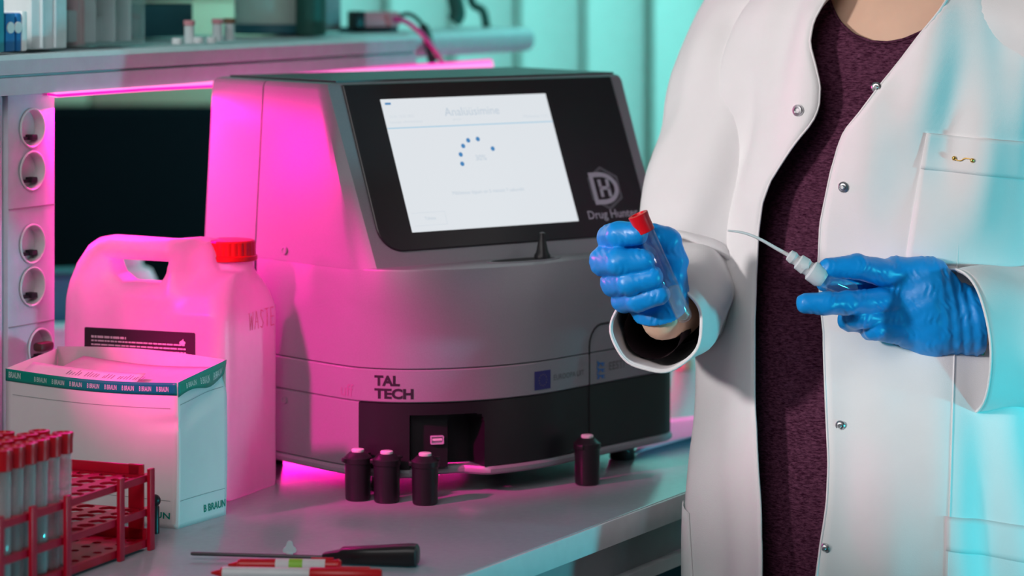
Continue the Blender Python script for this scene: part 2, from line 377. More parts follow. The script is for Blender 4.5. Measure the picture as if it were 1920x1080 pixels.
boxobj('lower_rail', ((T0 + T1) / 2 - 2.7, -(N_FRONT + 1.9) + 0.03, DESK - 0.071), (T1 - T0 - 0.06, 0.04, 0.012), M['deskedge'], bench)
for tx in (T0 + 0.08, 2.5, T1 - 0.08):
    for ny in (N_FRONT - 0.06, N_BACK + 0.06):
        boxobj('leg', (tx - 2.7, -(ny + 1.9), 0.41), (0.05, 0.05, 0.82), M['greyrail'], bench, bevel=0.002)
boxobj('drawer_pedestal', (0.1, -(N_FRONT + 1.9) + 0.28, 0.409), (1.1, 0.36, 0.81), M['cabblack'], bench, bevel=0.003)
boxobj('back_panel', ((T0 + T1) / 2 - 2.7, 0.15, 0.42), (T1 - T0 - 0.1, 0.02, 0.80), M['cabblack'], bench)

# ================================================================== SHELF UNIT with power panel
ZS = 1.305                                           # underside of the shelf
su = empty('shelf_unit', BN(2.2, N_SHELF, DESK), BROT, 'raised grey shelf over the bench carried by a panel of round sockets', 'shelf')
def ls(t, n, z): return (t - 2.2, -(n - N_SHELF), z - DESK)
TS1 = t_on(762, N_SHELF)
tm = (1.2 + TS1) / 2
boxobj('shelf_board', ls(tm, N_SHELF - 0.17, ZS + 0.018), (TS1 - 1.2, 0.34, 0.036), M['shelf'], su, bevel=0.001)
bm = bmesh.new(); pf = [(0.0, ZS), (0.0, ZS + 0.0172), (-0.0045, ZS + 0.0180), (-0.0045, ZS + 0.0195), (0.0, ZS + 0.0205), (0.0, ZS + 0.035), (-0.004, ZS + 0.0395), (-0.02, ZS + 0.0395), (-0.02, ZS)]
loft(bm, [[ls(t, N_SHELF + 0.012 + a, z) for a, z in pf] for t in (1.2, TS1 + 0.004)])
obj('front_profile', bm, M['shelf'], su)
# a wide rounded rear ledge that continues past the shelf
pts = [at(690, 84, 3.98), at(974, 84, 4.12)]
bm = bmesh.new(); pf = roundrect(-0.02, -0.0165, 0.10, 0.0165, 0.014)
q = Matrix.Rotation(BROT, 3, 'Z'); p0 = BN(2.55, -1.98, 1.326); e1 = BN(t_on(978, -1.98), -1.98, 1.326)
loft(bm, [[p + (q @ Vector((0, y, z))) for y, z in pf] for p in (p0, e1)])
obj('rear_ledge', bm, M['shelf'], su, world=True, auto=40)
# power panel
tp0, tp1 = t_on(15, N_SHELF), t_on(103, N_SHELF); pw = tp1 - tp0
pan = boxobj('power_panel', ls((tp0 + tp1) / 2, N_SHELF - 0.03, (DESK + ZS) / 2), (pw, 0.06, ZS - DESK - 0.001), M['panel'], su, bevel=0.0015)
boxobj('side_post', ls(tp0 - 0.035, N_SHELF - 0.034, (DESK + ZS) / 2), (0.066, 0.06, ZS - DESK - 0.001), M['panel'], su, bevel=0.003)
Yp = BN((tp0 + tp1) / 2, N_SHELF).y
def pz(y): return CH - (y - YH) / FPX * Yp
cut = bmesh.new()
for px, yy in ((59, 240), (59, 320), (59, 457), (59, 537), (74, 655)):
    q0 = ls(t_on(px, N_SHELF), N_SHELF, pz(yy)); lathe(cut, [(0.0188, -0.0165), (0.0188, 0.004)], 32, q0, (0, -1, 0))
cme = bpy.data.meshes.new('c'); bmesh.ops.recalc_face_normals(cut, faces=cut.faces); cut.to_mesh(cme); cut.free()
cob = bpy.data.objects.new('c', cme); COL.objects.link(cob); cob.matrix_world = Matrix.Identity(4); cob.parent = su
md = pan.modifiers.new('b', 'BOOLEAN'); md.object = cob; md.solver = 'EXACT'; md.operation = 'DIFFERENCE'
bpy.context.view_layer.update()
pme = bpy.data.meshes.new_from_object(pan.evaluated_get(bpy.context.evaluated_depsgraph_get())); pan.modifiers.clear(); pan.data = pme
bpy.data.objects.remove(cob)
for yy in (388, 607):
    boxobj('panel_joint', ls((tp0 + tp1) / 2, N_SHELF + 0.0003, pz(yy)), (pw - 0.002, 0.0008, 0.0014), M['greyrail'], su)
sock = None
fx = ls((tp0 + tp1) / 2, N_SHELF, 0)[0]
for i, (px, yy) in enumerate(((59, 240), (59, 320), (59, 457), (59, 537), (74, 655))):
    if sock is None:
        bm = bmesh.new()
        # rim and recessed bowl, opening towards the front (-y); back of the bowl closed
        lathe(bm, [(0.0205, 0.0), (0.0203, 0.0012), (0.0192, 0.0016), (0.0184, 0.0008), (0.0180, -0.0105), (0.0001, -0.0110)], 32, (0, 0, 0), (0, -1, 0), 0, (False, False))
        box(bm, (0.000, 0.0085, -0.0108), (0.026, 0.005, 0.0030), 0, 0, 1)
        box(bm, (0.007, 0.008, -0.0098), (0.009, 0.012, 0.0055), 0, 0.001, 1)
        box(bm, (-0.0120, 0.010, -0.0088), (0.0030, 0.010, 0.006), 0, 0, 1)
        sock = obj('socket', bm, [M['socket'], M['ink']], pan, auto=35); s = sock
    else:
        s = bpy.data.objects.new('socket', sock.data); COL.objects.link(s); s.parent = pan
    t = t_on(px, N_SHELF) - (tp0 + tp1) / 2
    # parented in panel space: the panel mesh carries shelf-unit coordinates
    s.location = (fx + t, -0.0012, pz(yy) - DESK)
# plug cover in the lowest socket
boxobj('socket_insert', (fx + t_on(76, N_SHELF) - (tp0 + tp1) / 2, -0.004, pz(652) - DESK), (0.022, 0.012, 0.009), mat('brown_plastic', (0.10, 0.03, 0.03), 0.4), su, bevel=0.003)

# ---- LED tape under the shelf front, twisting towards its free end
led = empty('led_strip', BN(2.6, N_SHELF, ZS - 0.01), BROT, 'glowing magenta light strip fixed under the shelf edge', 'light strip')
tl0, tl1 = t_on(98, N_SHELF + 0.01), t_on(912, N_SHELF + 0.01)
ra, rb, rc = [], [], []
for k in range(25):
    s = k / 24; t = tl0 + (tl1 - tl0) * s; tw = math.radians(5 + 76 * min(1, max(0, (s - 0.18) / 0.62)))
    wd = 0.0148; up = math.sin(tw); fw = math.cos(tw)
    c = Vector((t - 2.6, -0.011 - 0.0065 * min(1, max(0, (s - 0.18) / 0.3)), 0.0075))
    a = Vector((0, -fw, -up)) * (wd / 2); nn = Vector((0, -up, fw)) * 0.0012
    if k == 0: pass
    ra.append([c - a * 0.86 + nn, c + a * 0.86 + nn, c + a * 0.86 + nn * 2.2, c - a * 0.86 + nn * 2.2] if False else [c - a + nn, c + a + nn, c + a - nn, c - a - nn])
    rb.append([c - a * 0.62 + nn * 1.02, c + a * 0.62 + nn * 1.02, c + a * 0.62 + nn * 1.9, c - a * 0.62 + nn * 1.9])
    rc.append([c - a * 0.62 - nn * 1.02, c + a * 0.62 - nn * 1.02, c + a * 0.62 - nn * 1.9, c - a * 0.62 - nn * 1.9])
bm = bmesh.new(); loft(bm, ra); obj('tape', bm, M['ledtape'], led)
bm = bmesh.new(); loft(bm, rb); loft(bm, rc); obj('diffuser', bm, M['led'], led)
# the light that strip gives
tc_ = (tl0 + tl1) / 2; lc = BN(tc_, N_SHELF + 0.012, ZS - 0.014)
l = bpy.data.lights.new('led_strip_light', 'AREA'); l.shape = 'RECTANGLE'; l.size = tl1 - tl0 - 0.02; l.size_y = 0.02; l.energy = 5.4; l.color = (1.0, 0.0, 0.34)
lo_ = bpy.data.objects.new('led_strip_light', l); COL.objects.link(lo_); lo_.location = lc; lo_.rotation_euler = (math.radians(-12), 0, BROT)
# cables and power supply of the strip
ps = empty('power_adapter', at(710, 46, 3.9), BROT, 'small pinkish power adapter lying at the end of the shelf', 'adapter')
def px_obj(name, bm, m, parent, **k): return obj(name, bm, m, parent, world=True, **k)
bm = bmesh.new(); box(bm, at(708, 36, 3.9), (0.052, 0.03, 0.02), BROT - 0.6, 0.003); px_obj('housing', bm, M['pinklid'], ps, auto=40)
bm = bmesh.new(); box(bm, at(668, 38, 3.88), (0.016, 0.024, 0.024), BROT - 0.6, 0.002); px_obj('plug', bm, M['black'], ps, auto=40)
bm = bmesh.new(); box(bm, at(690, 56, 3.92), (0.07, 0.04, 0.008), BROT - 0.6, 0.002); px_obj('base', bm, M['darkteal'], ps, auto=40)
bm = bmesh.new(); tube(bm, spline([at(738, 36, 3.88), at(760, 40, 3.87), at(785, 58, 3.86), at(808, 85, 3.85), at(824, 108, 3.84), at(834, 124, 3.83), at(838, 134, 3.83)], 24), 0.0034, 8)
tag(obj('red_cable', bm, M['redcable'], smooth=True), 'pink-red cable curving from the adapter down to the light strip', 'cable')
bm = bmesh.new(); tube(bm, spline([at(742, 33, 3.92), at(765, 26, 3.92), at(785, 38, 3.92), at(800, 62, 3.9), at(806, 90, 3.88), at(810, 112, 3.86)], 24), [0.0028] * 12 + [0.0065] * 12, 8)
tag(obj('black_cable', bm, M['black'], smooth=True), 'black cable looping behind the pink-red cable at the shelf end', 'cable')
bm = bmesh.new()
tube(bm, spline([at(850, -60, 4.1), at(852, -10, 4.1), at(858, 25, 4.1), at(850, 40, 4.1)], 16), 0.011, 8)
tube(bm, spline([at(875, -50, 4.15), at(885, 5, 4.15), at(905, 20, 4.15), at(912, 55, 4.15), at(908, 88, 4.15)], 20), 0.006, 8)
tag(obj('green_hose', bm, M['green'], smooth=True), 'dark green hoses hanging in front of the blind at the shelf end', 'hose')

# ---- goods on the shelf
ZT = ZS + 0.0395
def shelf_spot(px, n): t = t_on(px, n); return BN(t, n, ZT)
def shelfbox(name, pxa, pxb, n, hgt, dep, m, label, cat, group=None, bevel=0.002, parts=None):
    ta, tb = t_on(pxa, n), t_on(pxb, n); o = empty(name, BN((ta + tb) / 2, n, ZT), BROT, label, cat, group)
    boxobj('body', (0, dep / 2, hgt / 2), (tb - ta, dep, hgt), m, o, bevel=bevel); o['w'] = tb - ta; return o
c1 = shelfbox('carton', -6, 9, -1.93, 0.055, 0.05, M['cyanbox'], 'pale teal carton cut by the left picture edge on the shelf', 'carton')
for a, b, lab in ((11, 29, 'blue carton with a pale round mark, at the left end of the shelf'), (32, 41, 'narrow blue carton second from the left on the shelf')):
    o = shelfbox('blue_carton', a, b, -1.935, 0.040, 0.06, M['bluecard'], lab, 'carton', 'blue cartons at the shelf end')
    bm = bmesh.new(); lathe(bm, [(0.006, 0.0), (0.006, 0.0012)], 20, (-0.001 if a == 11 else -0.003, -0.0001, 0.025), (0, -1, 0)); obj('round_mark', bm, M['paper'], o)
shelfbox('white_carton', 41.5, 52, -1.935, 0.042, 0.06, M['carton'], 'slim white carton next to the narrow blue carton', 'carton')
for a, b, m in ((8, 20, M['beige']), (24, 31, M['brown']), (33, 42, M['brown']), (45, 58, M['brown'])):
    pass
for i, (a, b, m, nm) in enumerate(((12, 25, M['beige'], 'beige'), (32, 42, M['brown'], 'brown'), (50, 57, mat('taupe_card', (0.28, 0.22, 0.18), 0.6), 'taupe'))):
    shelfbox('binder', a - 8, b - 8, -2.09, 0.16, 0.10, m, 'tall %s binder standing behind the blue cartons' % nm, 'binder', 'binders on the shelf')
o = shelfbox('storage_bin', 59, 126, -1.955, 0.15, 0.12, M['white'], 'tall white plastic bin left of the clear boxes on the shelf', 'bin')
for q in (0.25, 0.62):
    boxobj('rib', (-o['w'] / 2 + o['w'] * q, -0.002, 0.075), (0.004, 0.004, 0.148), M['milky'], o, bevel=0.001)
bm = bmesh.new(); lathe(bm, [(0.012, 0), (0.013, 0.004), (0.013, 0.05), (0.006, 0.06), (0.006, 0.085), (0.0001, 0.086)], 20, shelf_spot(139, -1.99))
tag(obj('pink_bottle', bm, M['pinklid'], smooth=True), 'pinkish brown bottle between the white bin and the clear box', 'bottle')
o = empty('clear_box', BN((t_on(148, -1.96) + t_on(271, -1.96)) / 2, -1.96, ZT), BROT, 'clear plastic box with tall dividers on the shelf', 'box')
wd = t_on(271, -1.96) - t_on(148, -1.96)
bm = bmesh.new()
for cx, cy_, sx, sy in ((0, 0, wd, 0.002), (0, 0.11, wd, 0.002), (-wd / 2, 0.055, 0.002, 0.11), (wd / 2, 0.055, 0.002, 0.11)):
    box(bm, (cx, cy_, 0.07), (sx, sy, 0.14), 0, 0.0006)
box(bm, (0, 0.055, 0.0015), (wd - 0.003, 0.107, 0.002)); obj('walls', bm, M['clear'], o, auto=40)
for q in (-0.22, 0.08, 0.32):
    boxobj('divider', (wd * q, 0.055, 0.072), (0.0018, 0.104, 0.135), M['milky'], o)
boxobj('insert', (-wd * 0.22, 0.05, 0.022), (wd * 0.42, 0.06, 0.035), M['milky'], o, bevel=0.002)
boxobj('insert', (wd * 0.2, 0.05, 0.018), (wd * 0.46, 0.06, 0.028), M['milky'], o, bevel=0.002)
boxobj('grey_card', (-wd * 0.2, 0.085, 0.06), (wd * 0.3, 0.003, 0.07), M['greyrail'], o)
o = shelfbox('teal_case', 262, 362, -2.10, 0.040, 0.10, M['darkteal'], 'dark teal instrument case at the back of the shelf', 'case')
boxobj('lid', (0, 0.05, 0.058), (o['w'] + 0.004, 0.104, 0.030), M['greyrail'], o, bevel=0.003)
boxobj('handle_strip', (0, 0.05, 0.0765), (o['w'] - 0.01, 0.09, 0.006), M['pinklid'], o, bevel=0.002)
for px, n, r, hh, mc, lab in ((355, -1.935, 0.0058, 0.026, M['pinklid'], 'small clear vial with a wide pinkish cap on the shelf'), (408, -1.95, 0.006, 0.026, M['pinklid'], 'small rosy vial on the shelf, left of the brown-capped one'), (430, -1.95, 0.0062, 0.026, M['brown'], 'small vial with a brown cap on the shelf')):
    v = empty('sample_vial', shelf_spot(px, n), 0, lab, 'vial', 'small vials on the shelf')
    bm = bmesh.new(); lathe(bm, [(r, 0), (r, hh * 0.72), (r * 0.9, hh * 0.78)], 18); obj('glass_body', bm, M['milky'], v, smooth=False, auto=40)
    bm = bmesh.new(); lathe(bm, [(r * 1.12, hh * 0.78), (r * 1.15, hh * 0.80), (r * 1.15, hh * 0.98), (r, hh)], 18); obj('stopper', bm, mc, v, auto=40)
for px, n, lab in ((332, -1.925, 'flat pale cap lying on the shelf, left of the pinkish vial'), (372, -1.925, 'flat pale cap lying on the shelf, right of the pinkish vial'), (397, -1.92, 'flat pale cap lying on the shelf, beside the rosy vial')):
    bm = bmesh.new(); lathe(bm, [(0.0055, 0), (0.006, 0.001), (0.006, 0.0062), (0.005, 0.007)], 18, shelf_spot(px, n))
    tag(obj('loose_cap', bm, M['white'], auto=40), lab, 'cap', 'loose caps on the shelf')
cn = empty('frosted_container', shelf_spot(520, -2.06), 0, 'big frosted greenish container on the middle of the shelf', 'container')
bm = bmesh.new(); lathe(bm, [(0.049, 0), (0.054, 0.004), (0.054, 0.15), (0.049, 0.165), (0.02, 0.175)], 36); obj('body', bm, M['frost'], cn, auto=40)
bm = bmesh.new(); lathe(bm, [(0.055, 0.0), (0.0575, 0.002), (0.0575, 0.011), (0.055, 0.013)], 36); obj('base_ring', bm, M['darkteal'], cn, auto=40)
shelfbox('grey_carton', 600, 640, -2.05, 0.13, 0.06, M['greyrail'], 'grey carton right of the frosted container', 'carton')
bm = bmesh.new(); lathe(bm, [(0.018, 0), (0.019, 0.003), (0.019, 0.11), (0.01, 0.12), (0.01, 0.14)], 24, shelf_spot(583, -1.99))
tag(obj('dark_green_bottle', bm, M['green'], auto=40), 'dark green bottle in front of the grey carton on the shelf', 'bottle')

# ================================================================== FAR BACKGROUND
cb = empty('black_cabinet', (-0.92, 5.55, 0), 0, 'black cabinet far behind the bench under the shelf', 'cabinet')
boxobj('body', (0, 0.2, 0.58), (1.15, 0.40, 1.16), M['cabblack'], cb, bevel=0.004)
for sx in (-0.285, 0.285):
    d = boxobj('door', (sx, -0.009, 0.60), (0.56, 0.016, 1.10), M['cabblack'], cb, bevel=0.002)
    boxobj('handle', (sx * 0.15, -0.025, 0.62), (0.012, 0.016, 0.16), M['darksteel'], d, bevel=0.003)
for i, (x, wd_, lab) in enumerate(((-1.02, 0.46, 'beige block standing in for warm light on the blind, left of the other'), (-0.614, 0.344, 'beige block standing in for warm light on the blind, nearest the machine'))):  # added blocks, their beige colour stands for warm light on the blind
    o = empty('beige_light_block', (x, 5.72, 1.1601), 0, lab, 'carton', 'beige blocks on the far cabinet')
    boxobj('body', (0, 0, 0.10), (wd_, 0.3, 0.2), mat('warm_light_beige', (0.80, 0.74, 0.55), 0.8), o, bevel=0.003)
    boxobj('lid', (0, 0, 0.215), (wd_ + 0.008, 0.308, 0.03), M['beige'], o, bevel=0.002)
# things on the far side of the bench, glimpsed past the canister
o = empty('white_tub', on_desk(88, 668), 0.3, 'white tub behind the canister, at the far edge of the bench', 'tub')
boxobj('body', (0, 0, 0.017), (0.11, 0.07, 0.034), M['white'], o, bevel=0.004)
boxobj('lid', (0, 0, 0.0375), (0.116, 0.076, 0.007), M['white'], o, bevel=0.002)
o = empty('teal_glow_block', on_desk(100, 650), 0.3, 'teal block standing in for the cyan glow behind the white tub', 'tub')  # added block, its teal colour stands for a cyan glow
boxobj('body', (0, 0, 0.05), (0.12, 0.07, 0.10), M['cyanbox'], o, bevel=0.004)
boxobj('lid', (0, 0, 0.103), (0.126, 0.076, 0.006), M['darkteal'], o, bevel=0.002)
o = empty('white_bottle', on_desk(242, 672), 0, 'white bottle seen through the handle hole of the canister', 'bottle')
bm = bmesh.new(); lathe(bm, [(0.034, 0), (0.037, 0.004), (0.037, 0.105), (0.030, 0.120), (0.016, 0.126)], 28); obj('body', bm, M['white'], o, auto=40)
bm = bmesh.new(); lathe(bm, [(0.018, 0.126), (0.018, 0.142), (0.016, 0.144)], 28); obj('cap', bm, M['white'], o, auto=40)
o = empty('peach_jar', on_desk(1281, 692), 0, 'blurred peach coloured jar on the bench behind the machine', 'jar')
bm = bmesh.new(); lathe(bm, [(0.010, 0), (0.012, 0.002), (0.012, 0.013), (0.010, 0.015)], 24); obj('body', bm, M['peach'], o, auto=40)
bm = bmesh.new(); lathe(bm, [(0.0105, 0.015), (0.0108, 0.016), (0.0108, 0.021), (0.010, 0.022)], 24); obj('lid', bm, M['white'], o, auto=40)
# lavender sheet of paper on the bench right of the machine
vs, fs = [], []
A = on_desk(1186, 858); B = on_desk(1312, 831); C = on_desk(1400, 772); D = on_desk(1240, 790)
for i in range(9):
    for j in range(7):
        s, t = i / 8, j / 6; p = A.lerp(B, s).lerp(D.lerp(C, s), t); p.z += 0.0012 + 0.006 * (1 - t) ** 2 * (0.4 + s); vs.append(p)
for i in range(8):
    for j in range(6): k = i * 7 + j; fs.append((k, k + 7, k + 8, k + 1))
o = pyobj('paper_sheet', vs, fs, M['violetpaper'], smooth=True); tag(o, 'lavender paper sheet lying behind the right end of the machine', 'paper')
md = o.modifiers.new('thick', 'SOLIDIFY'); md.thickness = 0.0006; md.offset = 1

# ================================================================== ANALYSER (the machine)
YAW = math.radians(53.08); sA, cA = math.sin(YAW), math.cos(YAW)
U0, V0 = 1.88, -2.63
def uvw(u, v, z): return Vector((u * sA + v * cA, u * cA - v * sA, z))
dev = empty('drug_analyser', uvw(U0, V0, DESK), PI / 2 - YAW, 'large silver bench analyser with a tilted touch screen and black base', 'machine')
def dl(u, v, z): return Vector((u - U0, -(v - V0), z - DESK))          # machine local
def ray_uvz(px, py):                                                    # viewing direction in machine coordinates
    d = Vector(((px - 960) / FPX, 1.0, -(py - YH) / FPX))
    return Vector((d.x * sA + d.y * cA, d.x * cA - d.y * sA, d.z))
CAMD = Vector((0, 0, CH))
ZB, ZL, ZTOP = 0.92, 1.1295, 1.3131
uLt, uRt, vt, uLm, uRm, vm, vBk = 1.6884, 2.0752, -2.5636, 1.6958, 2.0706, -2.4834, -2.7778
VS = -2.667                                                             # the seam between rear shell and front shell
raw = [(1.6642, -2.7778), (1.6655, -2.72), (1.669, -2.6325), (1.679, -2.5205), (1.690, -2.487), (1.710, -2.462), (1.737, -2.4435), (1.767, -2.4316), (1.80, -2.4245), (1.84, -2.4235), (1.87, -2.427), (1.9045, -2.435), (1.97, -2.4515), (2.03, -2.466), (2.0660, -2.4755), (2.0765, -2.4815), (2.0805, -2.494), (2.083, -2.60), (2.083, -2.7778)]
den = [np.array(p) for p in spline(raw, 800)]
cum = np.concatenate([[0], np.cumsum([np.linalg.norm(b - a) for a, b in zip(den, den[1:])])])
DEN = np.array(den)
def arc(s): return Vector((np.interp(s, cum, DEN[:, 0]), np.interp(s, cum, DEN[:, 1])))
def arcn(s):
    a, b = arc(s - 0.002), arc(s + 0.002); d = (b - a).normalized(); return Vector((-d.y, d.x))
def s_at_v_left(v): i = next(k for k in range(len(den)) if DEN[k, 1] >= v); return cum[i]
def s_at_u(u): i = next(k for k in range(len(den)) if DEN[k, 0] >= u and DEN[k, 1] > -2.6); return cum[i]
s_seamL = s_at_v_left(VS + 0.0006)
s_seamR = cum[-1] - (VS - vBk) + 0.0
def outline(s0, s1, n, off=0.0):
    out = []
    for k in range(n):
        s = s0 + (s1 - s0) * k / (n - 1); p = arc(s) + arcn(s) * off; out.append((p.x, p.y))
    return out
def band(name, s0, s1, z0, z1, m, parent, n=90, off=0.0, thick=0.004, soft=0.0012):
    bm = bmesh.new(); rs = []
    prof = [(off - thick, z0), (off - soft, z0), (off, z0 + soft), (off, z1 - soft), (off - soft, z1), (off - thick, z1)]
    for k in range(n):
        s = s0 + (s1 - s0) * k / (n - 1); p = arc(s); q = arcn(s)
        rs.append([dl(p.x + q.x * o, p.y + q.y * o, z) for o, z in prof])
    loft(bm, rs, True, (True, True)); return obj(name, bm, m, parent, auto=30)
# rear shell
def uleft(v, z): return np.interp(v, DEN[:260, 1], DEN[:260, 0]) + 0.011 * max(0, (z - ZL) / (ZTOP - ZL))
def rear_ring(z, ins):
    ul = float(uleft(VS, z)); ub = ul - 0.0028
    return [dl(ul + ins, VS - 0.0024, z), dl(ub + ins, vBk + 0.012 + ins, z), dl(ub + 0.012 + ins, vBk + ins, z), dl(2.083 - 0.012 - ins, vBk + ins, z), dl(2.083 - ins, vBk + 0.012 + ins, z), dl(2.083 - ins, VS - 0.0024, z)]
bm = bmesh.new()
loft(bm, [rear_ring(z, ins) for z, ins in ((ZB, 0.002), (ZB + 0.003, 0), (ZL, 0), (ZTOP - 0.007, 0), (ZTOP - 0.003, 0.001), (ZTOP - 0.0008, 0.003), (ZTOP, 0.007))])
obj('rear_shell', bm, M['silver'], dev, auto=40)
# dark core that shows in the joints
bm = bmesh.new()
lp = outline(s_seamL, s_seamR, 70, -0.0035)
loft(bm, [[dl(u, v, z) for u, v in lp] for z in (0.985, ZL - 0.004)])
obj('inner_core', bm, M['dark'], dev)
bm = bmesh.new(); loft(bm, [[dl(float(uleft(VS, z)) + 0.0012, VS - 0.004, z), dl(2.0815, VS - 0.004, z), dl(2.0745, VS + 0.003, z), dl(float(uleft(VS, z)) + 0.0012, VS + 0.003, z)] for z in (ZB + 0.002, ZL, ZTOP - 0.008)]); obj('seam_gasket', bm, M['dark'], dev)
# lower front shell, up to the ledge
bm = bmesh.new(); rs = []
for z, o in ((1.0294, -0.003), (1.0294, -0.0008), (1.0302, 0), (1.09, 0.0), (ZL - 0.003, 0.0), (ZL - 0.0008, -0.0008), (ZL, -0.003)):
    rs.append([dl(u, v, z) for u, v in outline(s_seamL, s_seamR, 110, o)])
loft(bm, rs); obj('lower_shell', bm, M['silver'], dev, auto=30)
band('logo_band', s_seamL, s_seamR, 0.9955, 1.0286, M['silver'], dev, 120, 0.0004)
s_blk = s_at_u(1.684)
band('side_skirt', s_seamL, s_blk - 0.0004, ZB + 0.0085, 0.9949, M['silver'], dev, 30)
# black front panel with the connector recess pressed into it
def s_px(px, z, o=0.0):                                                # arc length of the outline seen at this column
    best = min((abs(960 + FPX * (lambda P: P.x / P.y)(uvw(*arc(s), z)) - px), s) for s in np.linspace(s_seamL + 0.05, s_at_u(2.06), 500)); return best[1]
s_r0, s_r1 = s_px(768, 0.95), s_px(908, 0.95)
zr0, zr1 = 0.9285, 0.982
ss = sorted(set([s_blk + (s_seamR - s_blk) * k / 110 for k in range(111)] + [s_r0, s_r0 + 0.0012, s_r1, s_r1 - 0.0012]))
zz = [0.9288, 0.932, 0.936, 0.94, 0.945, 0.95, 0.955, 0.96, 0.965, 0.970, 0.975, 0.979, 0.982, 0.9832, 0.987, 0.991, 0.9947]
vs = []
for s in ss:
    p = arc(s); q = arcn(s)
    for z in zz:
        x = (s - (s_r0 + s_r1) / 2) / ((s_r1 - s_r0) / 2); top = zr1 - (0.010 * max(0, (abs(x) - 0.78) / 0.22) ** 2 if x > 0 else 0.0)
        ins = -0.024 if (s > s_r0 + 0.0006 and s < s_r1 - 0.0006 and z <= top) else 0.0
        if ins: ins = -0.012 if x < 0.12 else -0.034
        vs.append(dl(p.x + q.x * ins, p.y + q.y * ins, z))
nz_ = len(zz); fs = [(i * nz_ + j, (i + 1) * nz_ + j, (i + 1) * nz_ + j + 1, i * nz_ + j + 1) for i in range(len(ss) - 1) for j in range(nz_ - 1)]
pn = pyobj('front_panel', vs, fs, M['black'], dev, auto=30)
# silver bottom trim that dips under the recess
bm = bmesh.new(); rs = []
for k in range(150):
    s = s_seamL + (s_seamR - s_seamL) * k / 149; p = arc(s); q = arcn(s)
    x = (s - (s_r0 + s_r1) / 2) / ((s_r1 - s_r0) / 2)
    inn = -0.020 * max(0, 1 - max(0, abs(x - 0.05) - 0.55) / 0.5) if abs(x) < 1.2 else 0
    pr = [(-0.012 + inn, ZB), (0.0 + inn, ZB), (0.0024 + inn, ZB + 0.002), (0.0024 + inn, ZB + 0.0055), (0.0004 + inn, ZB + 0.0082), (-0.012 + inn, ZB + 0.0082)]
    rs.append([dl(p.x + q.x * o, p.y + q.y * o, z) for o, z in pr])
loft(bm, rs); obj('bottom_trim', bm, M['silver'], dev, auto=35)
boxobj('base_plate', dl(1.875, -2.635, ZB + 0.004), (0.32, 0.24, 0.006), M['dark'], dev)
for u, v in ((1.73, -2.52), (2.035, -2.51), (1.72, -2.72), (2.035, -2.72)):
    bm = bmesh.new(); lathe(bm, [(0.013, 0), (0.014, 0.002), (0.012, 0.0205)], 20, dl(u, v, DESK)); obj('foot', bm, M['black'], dev, auto=40)
# USB port in the recess
sp = s_px(822, 0.95); p = arc(sp); q = arcn(sp); up_ = Matrix.Identity(3)
def on_band(s, z, o=0.0): p = arc(s); q = arcn(s); return dl(p.x + q.x * o, p.y + q.y * o, z)
bm = bmesh.new(); pol = roundrect(-0.0072, -0.0042, 0.0072, 0.0042, 0.001, 3); pin = roundrect(-0.0062, -0.0032, 0.0062, 0.0032, 0.0008, 3)
fr = lambda x, y, h: on_band(sp + x, 0.9565 + y, -0.0122 + h)
loft(bm, [[fr(x, y, 0) for x, y in pol], [fr(x, y, 0.004) for x, y in pol], [fr(x, y, 0.004) for x, y in pin], [fr(x, y, 0.0012) for x, y in pin]], True, (True, True))
usb = obj('usb_port', bm, M['logo'], dev, auto=30)
bm = bmesh.new(); prism(bm, roundrect(-0.0055, -0.0006, 0.0055, 0.0016, 0.0003, 2), lambda x, y, h: fr(x, y, 0.0015 + h), 0.002); obj('usb_tongue', bm, M['white'], usb)
# upper shell: sides, slanted front, top
NB = 14
def upper_ring(z, ins):
    f = (z - ZL) / (ZTOP - ZL); vf = vm + (vt - vm) * f; ul = uLm + (uLt - uLm) * f; ur = uRm + (uRt - uRm) * f
    L = [(float(uleft(VS + (vf - VS) * k / NB, z)) + ins, VS + (vf - VS) * k / NB) for k in range(NB)]
    L += [(ul + ins, vf - ins * 0.6), (ur - ins, vf - ins * 0.6)]
    L += [(ur + (2.076 - ur) * k / 6 - ins, vf + (VS - vf) * k / 6) for k in range(1, 7)]
    return [dl(u, v, z) for u, v in L]
bm = bmesh.new()
loft(bm, [upper_ring(z, i) for z, i in ((ZL - 0.002, 0), (1.17, 0), (1.22, 0), (1.27, 0), (ZTOP - 0.007, 0), (ZTOP - 0.003, 0.001), (ZTOP - 0.0008, 0.003), (ZTOP, 0.007))])
obj('upper_shell', bm, M['silver'], dev, auto=30)
tpoly = [(uLt + 0.014, vt - 0.004), (uRt - 0.006, vt - 0.004), (uRt - 0.002, -2.755), (1.690, -2.755)]
bm = bmesh.new(); prism(bm, tpoly, lambda x, y, h: dl(x, y, ZTOP - 0.0002 + h), 0.0022); obj('top_cover', bm, M['topgrey'], dev)
